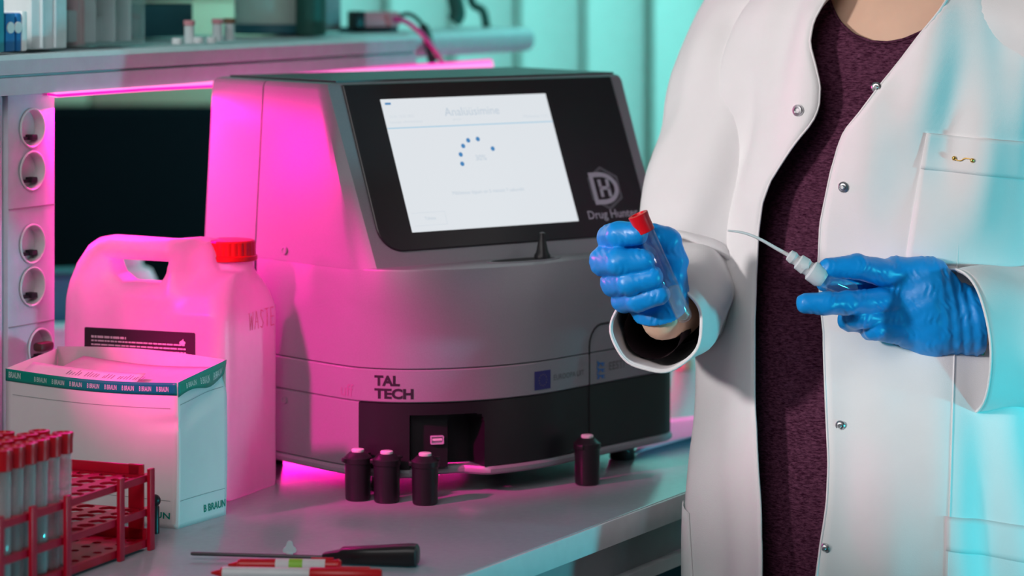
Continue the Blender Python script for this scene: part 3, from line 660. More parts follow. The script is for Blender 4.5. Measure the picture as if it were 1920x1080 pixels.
# slanted plane: e1 across, e2 down the slope, e3 outwards
E0 = Vector((uLt, vt, ZTOP)); e1_ = Vector((1, 0, 0)); e2_ = Vector((0, vm - vt, ZL - ZTOP)).normalized(); e3_ = Vector((0, -e2_.z, e2_.y))
CU = Vector((0, 0, CH))
def pl(px, py):
    d = ray_uvz(px, py); t = (E0 - CU).dot(e3_) / d.dot(e3_); P = CU + d * t - E0; return P.dot(e1_), P.dot(e2_)
def fs_(x, y, h): q = E0 + e1_ * x + e2_ * y + e3_ * h; return dl(q.x, q.y, q.z)
b0 = pl(638, 160); b1 = pl(1143, 144); b2 = pl(742, 473); bx = pl(700, 400)
bzL, bzT, bzB, bzR = (b0[0] + bx[0]) / 2, (b0[1] + b1[1]) / 2, b2[1], b1[0]
bm = bmesh.new(); poly = roundrect(bzL, bzT, bzR, bzB, [0.027, 0.027, 0.001, 0.001], 8); inn = roundrect(bzL + 0.001, bzT + 0.001, bzR - 0.001, bzB - 0.001, [0.026, 0.026, 0.001, 0.001], 8)
loft(bm, [[fs_(x, y, 0.0) for x, y in poly], [fs_(x, y, 0.0014) for x, y in poly], [fs_(x, y, 0.0022) for x, y in inn]])
bez = obj('screen_bezel', bm, M['bezel'], dev)
q_ = [pl(709, 188), pl(1020, 177), pl(1083, 417), pl(772, 436)]
sx0 = (q_[0][0] + q_[3][0]) / 2; sx1 = (q_[1][0] + q_[2][0]) / 2; sy0 = (q_[0][1] + q_[1][1]) / 2; sy1 = (q_[2][1] + q_[3][1]) / 2
bm = bmesh.new(); prism(bm, [(sx0, sy0), (sx1, sy0), (sx1, sy1), (sx0, sy1)], lambda x, y, h: fs_(x, y, 0.0020 + h), 0.0006)
scr = obj('touch_screen', bm, M['screen'], bez)
SW, SH = sx1 - sx0, sy1 - sy0
def ui(x, y, h=0): return fs_(sx0 + x * SW, sy0 + y * SH, 0.0029 + h)          # 0..1 on the screen, y downwards
def uirect(name, x0, y0, x1, y1, m, dz=0.0):
    return pyobj(name, [ui(x0, y0, dz), ui(x1, y0, dz), ui(x1, y1, dz), ui(x0, y1, dz)], [(0, 1, 2, 3)], m, bez)
def uitext(body, xc, yc, wd, m, hmul=1.0):
    vs_, f2, asp = text2d(body); hh = wd * asp * SW / SH * hmul
    me = bpy.data.meshes.new('screen_text'); me.from_pydata([ui(xc - wd / 2 + x * wd, yc + hh / 2 - y * hh, 0.0001) for x, y in vs_], [], f2)
    link('screen_text', me, m, bez)
uirect('menu_mark', 0.02, 0.028, 0.054, 0.044, M['uiblue'])
uitext('Analüüsimine', 0.52, 0.115, 0.33, M['uitext'])
uirect('title_rule', 0.0, 0.2185, 1.0, 0.2265, M['uiline'])
uitext('31.01 13:25 2022', 0.10, 0.135, 0.14, M['uifaint']); uitext('kasutaja: administraator', 0.12, 0.180, 0.19, M['uifaint'])
uitext('Mõõtmine 1/10', 0.90, 0.175, 0.15, M['uifaint']); uitext('proov', 0.42, 0.180, 0.05, M['uifaint'])
uitext('30%', 0.505, 0.475, 0.065, M['uitext'])
uitext('Mõõtmise lõpuni on 5 minutit 7 sekundit', 0.50, 0.735, 0.43, M['uitext'])
uitext('Tühista', 0.12, 0.905, 0.065, M['uitext'])
uirect('button_rule', 0.02, 0.86, 0.21, 0.8625, M['uifaint']); uirect('button_rule', 0.21, 0.86, 0.2125, 0.955, M['uifaint']); uirect('button_rule', 0.02, 0.955, 0.2125, 0.9575, M['uifaint'])
for px, py in ((875, 265), (893, 262.5), (865.6, 275.5), (861, 291.5), (864, 309), (921, 280.5)):
    a = pl(px, py); x, y = (a[0] - sx0) / SW, (a[1] - sy0) / SH
    bm = bmesh.new(); prism(bm, [(x + 0.0125 * math.cos(t), y + 0.0125 * SW / SH * math.sin(t)) for t in [k * PI / 4 + PI / 8 for k in range(8)]], lambda x, y, h: ui(x, y, h * 0.1), 0.001)
    obj('progress_dot', bm, M['uiblue'], bez)
# emblem: hexagon outline, D and H
def bzf(x, y, h): return fs_(x, y, 0.0024 + h)
c0 = pl(1131, 352); t0 = pl(1126, 314); t1 = pl(1138, 394); HR = (t1[1] - t0[1]) / 2 * 1.02
ecx, ecy = pl(1132, 354)
def ring_poly(name, outer, inner, m, dz=0.0):
    n = len(outer); pyobj(name, [bzf(x, y, dz) for x, y in outer] + [bzf(x, y, dz) for x, y in inner], [(i, (i + 1) % n, n + (i + 1) % n, n + i) for i in range(n)], m, bez)
for kx, ky in ((0.0, 0.0),):
    hx = [(ecx + HR * math.sin(k * PI / 3) * 0.95, ecy - HR * math.cos(k * PI / 3)) for k in range(6)]
    hi = [(ecx + HR * 0.94 * math.sin(k * PI / 3) * 0.95, ecy - HR * 0.94 * math.cos(k * PI / 3)) for k in range(6)]
    ring_poly('emblem_hexagon', hx, hi, M['logoline'])
hx = [(ecx + HR * 0.90 * math.sin(k * PI / 3) * 0.95, ecy - HR * 0.90 * math.cos(k * PI / 3)) for k in range(6)]
hi = [(ecx + HR * 0.86 * math.sin(k * PI / 3) * 0.95, ecy - HR * 0.86 * math.cos(k * PI / 3)) for k in range(6)]
ring_poly('emblem_hexagon', hx, hi, M['logoline'])
def dshape(x0, x1, y0, y1, n=16):
    out = [(x0, y0)]; cx = x0 + (x1 - x0) * 0.35; rx = x1 - cx; ry = (y1 - y0) / 2; cy = (y0 + y1) / 2
    for k in range(n + 1): t = -PI / 2 + PI * k / n; out.append((cx + rx * math.cos(t), cy + ry * math.sin(t)))
    return out + [(x0, y1)]
dx0, dx1, dy0, dy1 = ecx - HR * 0.74, ecx + HR * 0.74, ecy - HR * 0.74, ecy + HR * 0.74; th = HR * 0.22
ring_poly('emblem_letter_d', dshape(dx0, dx1, dy0, dy1), dshape(dx0 + th, dx1 - th, dy0 + th, dy1 - th), M['logo'], 0.0002)
bm = bmesh.new(); hw, hh, ht = HR * 0.30, HR * 0.40, HR * 0.17
for r in ((-hw, -hh, -hw + ht, hh), (hw - ht, -hh, hw, hh), (-hw, -ht / 2, hw, ht / 2)):
    X = ecx - HR * 0.02
    prism(bm, [(X + r[0], ecy + r[1]), (X + r[2], ecy + r[1]), (X + r[2], ecy + r[3]), (X + r[0], ecy + r[3])], bzf, 0.0003)
obj('emblem_letter_h', bm, M['logo'], bez)
a = pl(1103, 416); b = pl(1195, 412)
text('product_lettering', 'Drug Hunter', lambda x, y, h: bzf(x, a[1] - y + 0.001, 0.0002), a[0], 0, (b[0] - a[0]) * 1.02, M['logo'], bez, bold=0.012)
# sample port: dark oval opening in the ledge with a black conical stopper
vc = -2.4585; uc = 1.862
def ov(ru, rv, z, du=0): return [dl(uc + du + ru * math.cos(t), vc + rv * math.sin(t), z) for t in [2 * PI * k / 40 for k in range(40)]]
bm = bmesh.new(); loft(bm, [ov(0.046, 0.0185, ZL), ov(0.046, 0.0185, ZL + 0.0012), ov(0.041, 0.0155, ZL + 0.0012), ov(0.040, 0.015, ZL + 0.0004)], True, (True, False)); obj('port_rim', bm, M['silver'], dev, auto=40)
bm = bmesh.new(); loft(bm, [ov(0.0405, 0.0152, ZL), ov(0.0405, 0.0152, ZL + 0.0006)]); obj('port_opening', bm, M['dark'], dev)
bm = bmesh.new(); lathe(bm, [(0.0085, 0), (0.0085, 0.003), (0.0065, 0.006), (0.0036, 0.020), (0.0030, 0.026), (0.0001, 0.027)], 20, dl(uc + 0.026, vc - 0.002, ZL + 0.0006)); obj('port_stopper', bm, M['black'], dev, auto=50)
# print on the band
def bandfr(s_ref, z_ref): return lambda x, y, h: on_band(s_ref + x, z_ref + y, 0.0007 + h)
def z_py(s, py): P = uvw(*arc(s), 0); return CH - (py - YH) / FPX * P.y
s0, s1 = s_px(703, 1.02), s_px(776, 1.0)
zt_ = z_py(s0, 703); zb_ = z_py(s0, 747)
text('maker_lettering', 'TAL', bandfr(s0, (zt_ + zb_) / 2 + 0.0012), 0, 0, (s1 - s0) * 0.66, M['ink'], dev, ht=(zt_ - zb_) / 2 - 0.0012, bold=0.045)
text('maker_lettering', 'TECH', bandfr(s0, zb_), 0, 0, (s1 - s0), M['ink'], dev, ht=(zt_ - zb_) / 2 - 0.0012, bold=0.045)
s2, s3 = s_px(1002, 1.02), s_px(1030.5, 1.02)
za, zb2 = z_py(s2, 697), z_py(s2, 732)
bm = bmesh.new(); fr2 = bandfr(s2, zb2)
loft(bm, [[fr2((s3 - s2) * k / 4, 0, 0) for k in range(5)] + [fr2((s3 - s2) * k / 4, za - zb2, 0) for k in range(4, -1, -1)], [fr2((s3 - s2) * k / 4, 0, 0.0003) for k in range(5)] + [fr2((s3 - s2) * k / 4, za - zb2, 0.0003) for k in range(4, -1, -1)]])
flag = obj('flag_print', bm, M['flagblue'], dev)
bm = bmesh.new(); fw, fh = s3 - s2, za - zb2
for k in range(12):
    t = k * PI / 6; cx, cy_ = fw / 2 + fh * 0.30 * math.cos(t), fh / 2 + fh * 0.30 * math.sin(t)
    pts = [(cx + (0.055 if j % 2 == 0 else 0.024) * fh * math.sin(j * PI / 5), cy_ + (0.055 if j % 2 == 0 else 0.024) * fh * math.cos(j * PI / 5)) for j in range(10)]
    bm.faces.new([bm.verts.new(fr2(x, y, 0.0005)) for x, y in pts])
obj('star', bm, M['flagstar'], flag)
s4, s5 = s_px(1037, 1.02), s_px(1094, 1.02)
text('band_lettering', 'EUROOPA LIIT', bandfr(s4, z_py(s4, 713)), 0, 0, s5 - s4, M['inkgrey'], dev)
s6, s7 = s_px(1117, 1.02), s_px(1133, 1.02); zl1, zl0 = z_py(s6, 676), z_py(s6, 711)
bm = bmesh.new(); fr3 = bandfr(s6, zl0); lw, lh = s7 - s6, zl1 - zl0
lion = [(0, 0.1), (0.25, 0.12), (0.22, 0.35), (0.0, 0.45), (0.05, 0.55), (0.2, 0.55), (0.3, 0.62), (0.55, 0.60), (0.8, 0.72), (0.75, 0.9), (0.9, 0.95), (1.0, 0.8), (0.86, 0.5), (0.88, 0.12), (1.0, 0.1), (1.0, 0.0), (0.7, 0.0), (0.68, 0.35), (0.42, 0.35), (0.42, 0.0), (0, 0)]
for k in range(3):
    bm.faces.new([bm.verts.new(fr3((1 - x) * lw, lh * (k + y * 0.92) / 3, 0.0004)) for x, y in lion])
obj('lion_emblem', bm, M['lion'], dev)
s8 = s_px(1141, 1.02)
text('band_lettering', 'EESTI', bandfr(s8, z_py(s8, 694)), 0, 0, 0.026, M['inkgrey'], dev)
su_ = s_px(640, 1.01)
text('side_lettering', 'uff', bandfr(su_, z_py(su_, 741)), 0, 0, 0.018, mat('faded_print', (0.30, 0.18, 0.26), 0.5), dev)
# door joint on the right
sd0, sd1 = s_px(1105, 1.0), s_px(1152, 1.06)
zc = z_py(sd0, 650); zd = z_py(sd1, 603)
pts = [(sd0, 0.9295), (sd0, 0.96), (sd0, 1.0), (sd0, zc)] + [(sd0 + 0.022 * (1 - math.cos(t)), zc + (zd - zc) * math.sin(t)) for t in (0.3, 0.6, 0.9, 1.2, 1.5)] + [(sd0 + 0.022 + k * 0.03, zd) for k in range(1, 6)]
bm = bmesh.new(); tube(bm, [on_band(s, z, 0.0002) for s, z in pts if s < s_at_u(2.07)], 0.0009, 6); obj('door_joint', bm, M['dark'], dev)
# side fasteners
for px, py in ((512, 470), (516, 750)):
    s = s_px(px, 1.0); z = z_py(s, py); q = arcn(s)
    o = 0.0006
    bm = bmesh.new(); lathe(bm, [(0.0042, 0), (0.0042, 0.0006), (0.0034, 0.0010), (0.0030, 0.0004), (0.0001, 0.0004)], 18, on_band(s, z, o - 0.003 * (z - ZL) / 0.18 if z > ZL else o), Vector((q.x, -q.y, 0)))
    obj('side_screw', bm, M['silver'], dev, auto=40)

# ================================================================== VIALS on the bench
v0 = None
spots = [(671, 944, 25, 'black capped vial, leftmost of the three standing together'), (725, 948, -10, 'black capped vial in the middle of the three standing together'), (797, 952, 5, 'black capped vial, rightmost of the three and nearest the recess'), (1101, 915, 60, 'lone black vial standing at the right end of the machine')]
def copy_tree(o):
    c = o.copy(); COL.objects.link(c)
    for ch in list(o.children):
        d = copy_tree(ch); d.parent = c; d.matrix_parent_inverse = ch.matrix_parent_inverse.copy()
    return c
for px, py, rz, lab in spots:
    if v0 is None:
        v = v0 = empty('black_vial')
        bm = bmesh.new(); lathe(bm, [(0.0112, 0), (0.0124, 0.0012), (0.0127, 0.004), (0.0131, 0.037), (0.0131, 0.0385)], 32); obj('body', bm, M['black'], v, auto=35)
        bm = bmesh.new(); lathe(bm, [(0.0136, 0.037), (0.0141, 0.0376), (0.0141, 0.0425), (0.0136, 0.0432), (0.0128, 0.0436), (0.0085, 0.0478), (0.0065, 0.0482)], 32)
        box(bm, (-0.0135, 0, 0.0405), (0.006, 0.008, 0.0045), 0, 0.0012); box(bm, (0.0115, 0.004, 0.0446), (0.0075, 0.005, 0.0030), 0.5, 0.001)
        obj('lid', bm, M['black'], v, auto=35)
        bm = bmesh.new(); lathe(bm, [(0.0062, 0.0480), (0.0064, 0.0486), (0.0064, 0.0505), (0.0056, 0.0511)], 24); obj('white_button', bm, M['white'], v, auto=40)
    else: v = copy_tree(v0)
    v.location = on_desk(px, py - 7); v.rotation_euler = (0, 0, math.radians(rz)); tag(v, lab, 'vial', 'black vials in front of the machine')

# ================================================================== CARTON with green tape
BXR = -BA                                            # box local x runs along its front
bfr = on_desk(332, 992); bw, bd, bh = 0.2035, 0.082, 0.139
bo = empty('medical_carton', bfr, BXR, 'open white cardboard carton edged with green printed tape', 'carton')
def bx_(x, y, z): return (x - bw, y, z)              # origin at the front right bottom corner
def sheet(name, fn, nu, nv, m, parent, thick=0.0008, smooth=True):
    vs = [fn(i / nu, j / nv) for i in range(nu + 1) for j in range(nv + 1)]
    fs = [(i * (nv + 1) + j, (i + 1) * (nv + 1) + j, (i + 1) * (nv + 1) + j + 1, i * (nv + 1) + j + 1) for i in range(nu) for j in range(nv)]
    o = pyobj(name, vs, fs, m, parent, smooth=smooth)
    if thick: d = o.modifiers.new('thick', 'SOLIDIFY'); d.thickness = thick; d.offset = 0
    return o
def crease(u, v):                                    # the dent that runs into the front right edge
    d = abs(v - 0.72 + 0.10 * (1 - u)); return 0.0035 * max(0, 1 - d / 0.05) * max(0, (u - 0.75) / 0.25)
def front_fn(u, v): return bx_(u * bw + 0.0015 * math.sin(PI * v) * u, 0.004 * math.sin(PI * u) * v ** 3 + crease(u, v), v * bh * (1 - 0.0) - 0.0045 * math.sin(PI * u) * v * v)
def side_fn(u, v): return bx_(bw + 0.0015 * math.sin(PI * v) - (0.0025 * math.sin(PI * u) if v < 0.75 else 0.0035 * math.sin(PI * u)) * math.sin(PI * v) - 0.004 * math.exp(-((v - 0.70 - 0.2 * u) / 0.06) ** 2) * min(1, u * 3) , u * bd, v * bh + 0.012 * u * v * v)
sheet('front_panel', front_fn, 30, 30, M['carton'], bo)
sheet('side_panel', side_fn, 16, 30, M['carton'], bo)
sheet('side_panel', lambda u, v: bx_(0, u * bd, v * (bh + 0.010 * u)), 4, 4, M['carton'], bo)
sheet('back_panel', lambda u, v: bx_(u * bw, bd, v * (bh + 0.012 + 0.004 * math.sin(PI * u))), 8, 4, M['cardin'], bo)
sheet('bottom_panel', lambda u, v: bx_(u * bw, v * bd, 0.0006), 2, 2, M['carton'], bo)
sheet('inner_flap', lambda u, v: bx_(0.035 + u * (bw - 0.037), 0.003 + v * (bd - 0.006), bh - 0.009 + 0.014 * v - 0.004 * math.sin(PI * u)), 10, 6, M['cardin'], bo)
sheet('leaflet', lambda u, v: bx_(0.012 + u * 0.135, 0.006 + v * 0.022, bh - 0.0045 + 0.0095 * v - 0.0045 * math.sin(PI * (0.1 + 0.6 * u))), 10, 4, M['paper'], bo, 0.0004)
bm = bmesh.new()
for k in range(26):
    if k in (5, 11, 16): continue
    x = 0.060 + k * 0.0036 + random.uniform(-0.0005, 0.0005); hgt = random.uniform(0.003, 0.007)
    u = (x - 0.012) / 0.135; z = lambda v: bh - 0.0045 + 0.0095 * v - 0.0045 * math.sin(PI * (0.1 + 0.6 * u)) + 0.0005
    bm.faces.new([bm.verts.new(bx_(x + a, 0.006 + q * 0.022, z(q))) for a, q in ((0, 0.45), (0.0008, 0.45), (0.0018, 0.45 + hgt * 60), (0.0010, 0.45 + hgt * 60))])
obj('leaflet_print', bm, M['inkgrey'], bo)
# tape, a strip along the front top edge and the side top edge
def ftape(u, v): p = Vector(front_fn(u, 1 - 0.085 * (1 - v))); p.y -= 0.0010; return p
def stape(u, v):
    p = Vector(side_fn(u, 1 - (0.10 - 0.02 * math.sin(7 * u)) * (1 - v))); p.x += 0.0012 + 0.003 * math.sin(PI * u) * (1 - v); return p
sheet('green_tape', ftape, 40, 4, M['tape'], bo, 0.0004)
sheet('green_tape', stape, 24, 4, M['tape'], bo, 0.0004)
def on_ftape(x, y, h=0): p = Vector(ftape(x / bw, y)); p.y -= 0.0006; return p
for k in range(8):
    text('tape_lettering', 'B BRAUN', on_ftape, 0.034 + k * 0.0208, 0.26, 0.0145, M['tapetext'], bo, ht=0.42, bold=0.02)
text('tape_lettering', 'BRAUN', on_ftape, 0.004, 0.30, 0.014, M['tapetext'], bo, ht=0.5, bold=0.03)
def on_stape(x, y, h=0): p = Vector(stape(x / bd, y)); p.x += 0.0006; return p
for k in range(3): text('tape_lettering', 'B BRAUN', on_stape, 0.012 + k * 0.023, 0.26, 0.016, M['tapetext'], bo, ht=0.42, bold=0.02)
def on_front(x, y, h=0): p = Vector(front_fn(x / bw, y / bh)); p.y -= 0.0008; return p
def on_side(x, y, h=0): p = Vector(side_fn(x / bd, y / bh)); p.x += 0.0008; return p
text('carton_lettering', 'B BRAUN', on_front, bw - 0.058, 0.0085, 0.050, M['tape'], bo, ht=0.0062, bold=0.02)
text('carton_lettering', 'B BRAUN', on_side, bd - 0.038, 0.0085, 0.036, M['tape'], bo, ht=0.0072, bold=0.03)
for fn, L, zf in ((on_front, bw, 0.82), (on_front, bw, 0.185), (on_side, bd, 0.84), (on_side, bd, 0.185)):
    bm = bmesh.new(); N = 24; z0 = zf * bh
    vs = [[fn(L * (0.04 + 0.92 * k / N), z) for k in range(N + 1)] for z in (z0, z0 + 0.0006)]
    R = [[bm.verts.new(p) for p in r] for r in vs]
    for k in range(N): bm.faces.new((R[0][k], R[0][k + 1], R[1][k + 1], R[1][k]))
    obj('fold_line', bm, mat('score_line', (0.42, 0.44, 0.44), 0.7), bo)

# ================================================================== CANISTER
JR = math.radians(-22); jw, jd = 0.190, 0.13
jfr = on_desk(420, 945)
jc = empty('plastic_canister', jfr + Vector((-math.cos(JR) * jw / 2 - math.sin(JR) * jd / 2, -math.sin(JR) * jw / 2 + math.cos(JR) * jd / 2, 0)), JR, 'translucent canister with a red screw cap, glowing pink in the magenta light', 'canister')
# side view of the canister in its own plane (x across the wide face, z up)
Yj = 3.03; 
def jx(px): return ((px - 960) / FPX * Yj - jc.location.x) / math.cos(JR) 
def jz(py): return CH - (py - YH) / FPX * Yj - DESK
def sd_poly(x, z, poly):
    P = np.array(poly); d = np.full(x.shape, 1e9); ins = np.zeros(x.shape, bool)
    for (ax, az), (bx2, bz) in zip(P, np.roll(P, -1, 0)):
        ex, ez = bx2 - ax, bz - az; wx, wz = x - ax, z - az
        t = np.clip((wx * ex + wz * ez) / (ex * ex + ez * ez + 1e-12), 0, 1)
        d = np.minimum(d, np.hypot(wx - ex * t, wz - ez * t))
        c = ((az <= z) != (bz <= z)) & (x < ax + (z - az) / np.where(abs(ez) < 1e-9, 1e-9, ez) * ex); ins ^= c
    return np.where(ins, -d, d)
XL = -jw / 2; XR = jw / 2
body_poly = [(XL, 0.0), (XR, 0.0), (XR, 0.180), (XR - 0.003, 0.196), (XR - 0.010, 0.224), (XR - 0.030, 0.2255), (XR - 0.034, 0.232), (XR - 0.036, 0.243), (XR - 0.043, 0.2535), (XR - 0.055, 0.2585), (XL + 0.052, 0.2605), (XL + 0.036, 0.2575), (XL + 0.024, 0.250), (XL + 0.010, 0.231), (XL + 0.003, 0.213), (XL, 0.195)]
hole = [(XL + 0.0500, 0.2385), (XL + 0.122, 0.2380), (XL + 0.118, 0.222), (XL + 0.112, 0.212), (XL + 0.068, 0.212), (XL + 0.056, 0.221)]
def can_sdf(p):
    x, y, z = p[..., 0], p[..., 1], p[..., 2]
    d2 = sd_poly(x, z, body_poly)
    # half depth: full below, drawn in towards the handle on the left, full up to the shoulder on the right
    yc = np.interp(z, [0, 0.165, 0.20, 0.26], [0, 0, -0.036, -0.038])
    hl = np.interp(z, [0, 0.165, 0.20, 0.225, 0.26], [jd / 2, jd / 2, 0.026, 0.021, 0.019])
    hr = np.interp(z, [0, 0.185, 0.205, 0.225], [jd / 2, jd / 2, 0.055, 0.036])
    k = np.clip((x - (XR - 0.072)) / 0.03, 0, 1); k = k * k * (3 - 2 * k); hd = hl * (1 - k) + hr * k; yc = yc * (1 - k)
    dhole = np.maximum(sd_poly(x, z, hole), 0.0); hd = hd - 0.004 * np.exp(-(dhole / 0.008) ** 2)
    R = np.minimum(0.020, hd * 0.95)
    qx, qy = d2 + R, np.abs(y - yc) - hd + R
    d = np.minimum(np.maximum(qx, qy), 0) + np.hypot(np.maximum(qx, 0), np.maximum(qy, 0)) - R
    dh = sd_poly(x, z, hole) + 0.002
    d = -smin(-d, dh, 0.006)
    # neck
    nk = np.maximum(np.hypot(x - (XR - 0.033), y - 0.012) - 0.0235, np.abs(z - 0.222) - 0.014)
    d = smin(d, nk, 0.005)
    gr = np.abs(z - 0.012) - 0.0015                    # mould line near the foot
    return np.maximum(d, -z)
netobj('body', can_sdf, (XL - 0.006, -jd / 2 - 0.006, -0.004), (XR + 0.006, jd / 2 + 0.006, 0.262), 0.0025, M['hdpe'], jc)
bm = bmesh.new(); n = 72; cx = XR - 0.033
rs = []
for r, z, rib in ((0.0255, 0.2335, 0), (0.0265, 0.2345, 0), (0.0265, 0.2385, 0), (0.0242, 0.2395, 1), (0.0238, 0.2525, 1), (0.0228, 0.2542, 0), (0.0195, 0.2548, 0)):
    rs.append([(cx + 1.05 * (r + (0.0007 if rib and k % 3 else 0)) * math.cos(2 * PI * k / n), 0.012 + 1.05 * (r + (0.0007 if rib and k % 3 else 0)) * math.sin(2 * PI * k / n), z) for k in range(n)])
loft(bm, rs); obj('screw_cap', bm, M['redcap'], jc, auto=30)
fy = -jd / 2 - 0.0004
lx0, lx1, lz0, lz1 = jx(160) + 0.010, jx(366) + 0.010, 0.120, jz(617) + 0.003
lx0 = XL + 0.032; lx1 = lx0 + 0.126
bm = bmesh.new(); prism(bm, roundrect(lx0, lz0, lx1, lz1, 0.0015, 3), lambda x, y, h: (x, fy - h, y), 0.0006); lb_ = obj('label', bm, M['label'], jc)
bm = bmesh.new()
for row in range(13):
    z = lz1 - 0.009 - row * 0.0039
    if z < lz0 + 0.003: break
    x = lx0 + 0.008; xe = lx0 + (0.048 if row == 0 else (0.046 if row == 8 else 0.116 + random.uniform(-0.002, 0.0)))
    while x < xe:
        l = random.uniform(0.0022, 0.0075); h2 = 0.00115 if row == 0 else 0.00075
        x2 = min(x + l, xe)
        bm.faces.new([bm.verts.new(q) for q in ((x, fy - 0.0009, z - h2), (x2, fy - 0.0009, z - h2), (x2, fy - 0.0009, z + h2), (x, fy - 0.0009, z + h2))])
        x = x2 + random.uniform(0.0005, 0.0010)
t = [(lx1 - 0.014 + 0.0035 * math.cos(a), fy - 0.0009, lz1 - 0.0105 + 0.0022 * math.sin(a)) for a in [k * PI / 5 for k in range(10)]]
bm.faces.new([bm.verts.new(q) for q in t]); t2 = [(lx1 - 0.0155, fy - 0.0009, lz1 - 0.009), (lx1 - 0.0125, fy - 0.0009, lz1 - 0.009), (lx1 - 0.013, fy - 0.0009, lz1 - 0.0065)]
bm.faces.new([bm.verts.new(q) for q in t2])
obj('label_print', bm, M['labelprint'], lb_)
# hand-lettered word on the right shoulder, strokes in red pen
letters = {'W': [[(0, 1), (0.2, 0), (0.5, 0.8), (0.75, 0), (1, 1)]], 'A': [[(0, 0), (0.5, 1), (1, 0)], [(0.2, 0.4), (0.8, 0.4)]], 'S': [[(0.9, 0.9), (0.4, 1), (0.15, 0.75), (0.5, 0.5), (0.85, 0.25), (0.5, 0), (0.05, 0.1)]], 'T': [[(0, 1), (1, 1)], [(0.5, 1), (0.5, 0)]], 'E': [[(0.95, 1), (0.1, 1), (0.1, 0), (0.95, 0)], [(0.1, 0.5), (0.8, 0.5)]]}
def can_face_x(y, z):                                 # outermost x of the right side at depth y, height z
    lo, hi = XR - 0.06, XR + 0.004
    for _ in range(22):
        mid = (lo + hi) / 2
        if can_sdf(np.array([[mid, y, z]]))[0] < 0: lo = mid
        else: hi = mid
    return lo
bm = bmesh.new()
for i, ch in enumerate('WASTE'):
    for stroke in letters[ch]:
        pts = []
        for (a, c_), (a2, c2) in zip(stroke, stroke[1:]):
            for f in (0, 0.33, 0.66, 1.0):
                y = -0.010 + i * 0.0118 + 0.0085 * (a + (a2 - a) * f); z = 0.1655 + 0.018 * (c_ + (c2 - c_) * f); pts.append((can_face_x(y, z) + 0.0002, y, z))
        tube(bm, pts, 0.0004, 5)
obj('hand_lettering', bm, M['pen'], jc)

# ================================================================== RED TUBE RACK AND TUBES
RD = math.radians(23.0); rdir = Vector((math.sin(RD), math.cos(RD), 0)); rn = Vector((math.cos(RD), -math.sin(RD), 0))
rk_far = on_desk(287, 1030)                           # far right corner of the rack
RL, RW, RH = 0.262, 0.104, 0.075
rk = empty('tube_rack', rk_far - rdir * RL / 2 - rn * RW / 2, PI / 2 - RD, 'red plastic test tube rack at the lower left with empty rows at its far end', 'rack')
# local x along the rack (away), local y towards the left; origin in the middle of the footprint
def holed_plate(bm, z, th, nx, ny, r):
    x0, x1, y0, y1 = -RL / 2 + 0.004, RL / 2 - 0.003, -RW / 2 + 0.004, RW / 2 - 0.004
    cx_, cy2 = (x1 - x0) / nx, (y1 - y0) / ny
    for i in range(nx):
        for j in range(ny):
            X0, Y0 = x0 + i * cx_, y0 + j * cy2; c = (X0 + cx_ / 2, Y0 + cy2 / 2); n = 8
            ob, ib = [], []
            for k in range(n):
                t = PI / 4 * k + PI / 8; d = 1 / max(abs(math.cos(t)), abs(math.sin(t)))
                ib.append((c[0] + r * math.cos(t), c[1] + r * math.sin(t)))
            ob = [(X0 + cx_, Y0 + cy2 * .75), (X0 + cx_ * .75, Y0 + cy2), (X0 + cx_ * .25, Y0 + cy2), (X0, Y0 + cy2 * .75), (X0, Y0 + cy2 * .25), (X0 + cx_ * .25, Y0), (X0 + cx_ * .75, Y0), (X0 + cx_, Y0 + cy2 * .25)]
            for zz_ in (z, z + th):
                O = [bm.verts.new((a, b, zz_)) for a, b in ob]; I = [bm.verts.new((a, b, zz_)) for a, b in ib]
                for k in range(n): bm.faces.new((O[k], O[(k + 1) % n], I[(k + 1) % n], I[k]))
                cs = [(X0 + cx_, Y0 + cy2), (X0, Y0 + cy2), (X0, Y0), (X0 + cx_, Y0)]
                for q, (ka, kb) in zip(cs, ((0, 1), (2, 3), (4, 5), (6, 7))): bm.faces.new((O[ka], bm.verts.new((*q, zz_)), O[kb]))
                if zz_ == z: I0 = I
            for k in range(n): bm.faces.new((I0[k], I0[(k + 1) % n], I[(k + 1) % n], I[k]))
    for y in (y0, y1): box(bm, (0, y, z + th / 2 - 0.001), (x1 - x0, 0.002, th + 0.004))
    for x in (x0, x1): box(bm, (x, 0, z + th / 2), (0.002, y1 - y0, th))
    for y in (-RW * 0.42, RW * 0.42): box(bm, (x1 + 0.005, y, z + th / 2), (0.010, 0.007, 0.0035), 0, 0.0008)
NXH, NYH = 13, 4
for z, nm in ((0.0655, 'top_tier'), (0.0345, 'middle_tier')):
    bm = bmesh.new(); holed_plate(bm, z, 0.0025, NXH, NYH, 0.0089); obj(nm, bm, M['rack'], rk)
bm = bmesh.new(); holed_plate(bm, 0.006, 0.003, NXH, NYH, 0.0045); obj('bottom_tier', bm, M['rack'], rk)
bm = bmesh.new(); box(bm, (0, 0, 0.0055), (RL - 0.01, RW - 0.01, 0.001)); obj('bottom_sheet', bm, M['rack'], rk)
for s in (0.004, 0.058, 0.149, 0.205, 0.256):
    for y in (-RW / 2, RW / 2):
        boxobj('post', (RL / 2 - s, y, RH / 2), (0.0085, 0.004, RH), M['rack'], rk, bevel=0.0008)
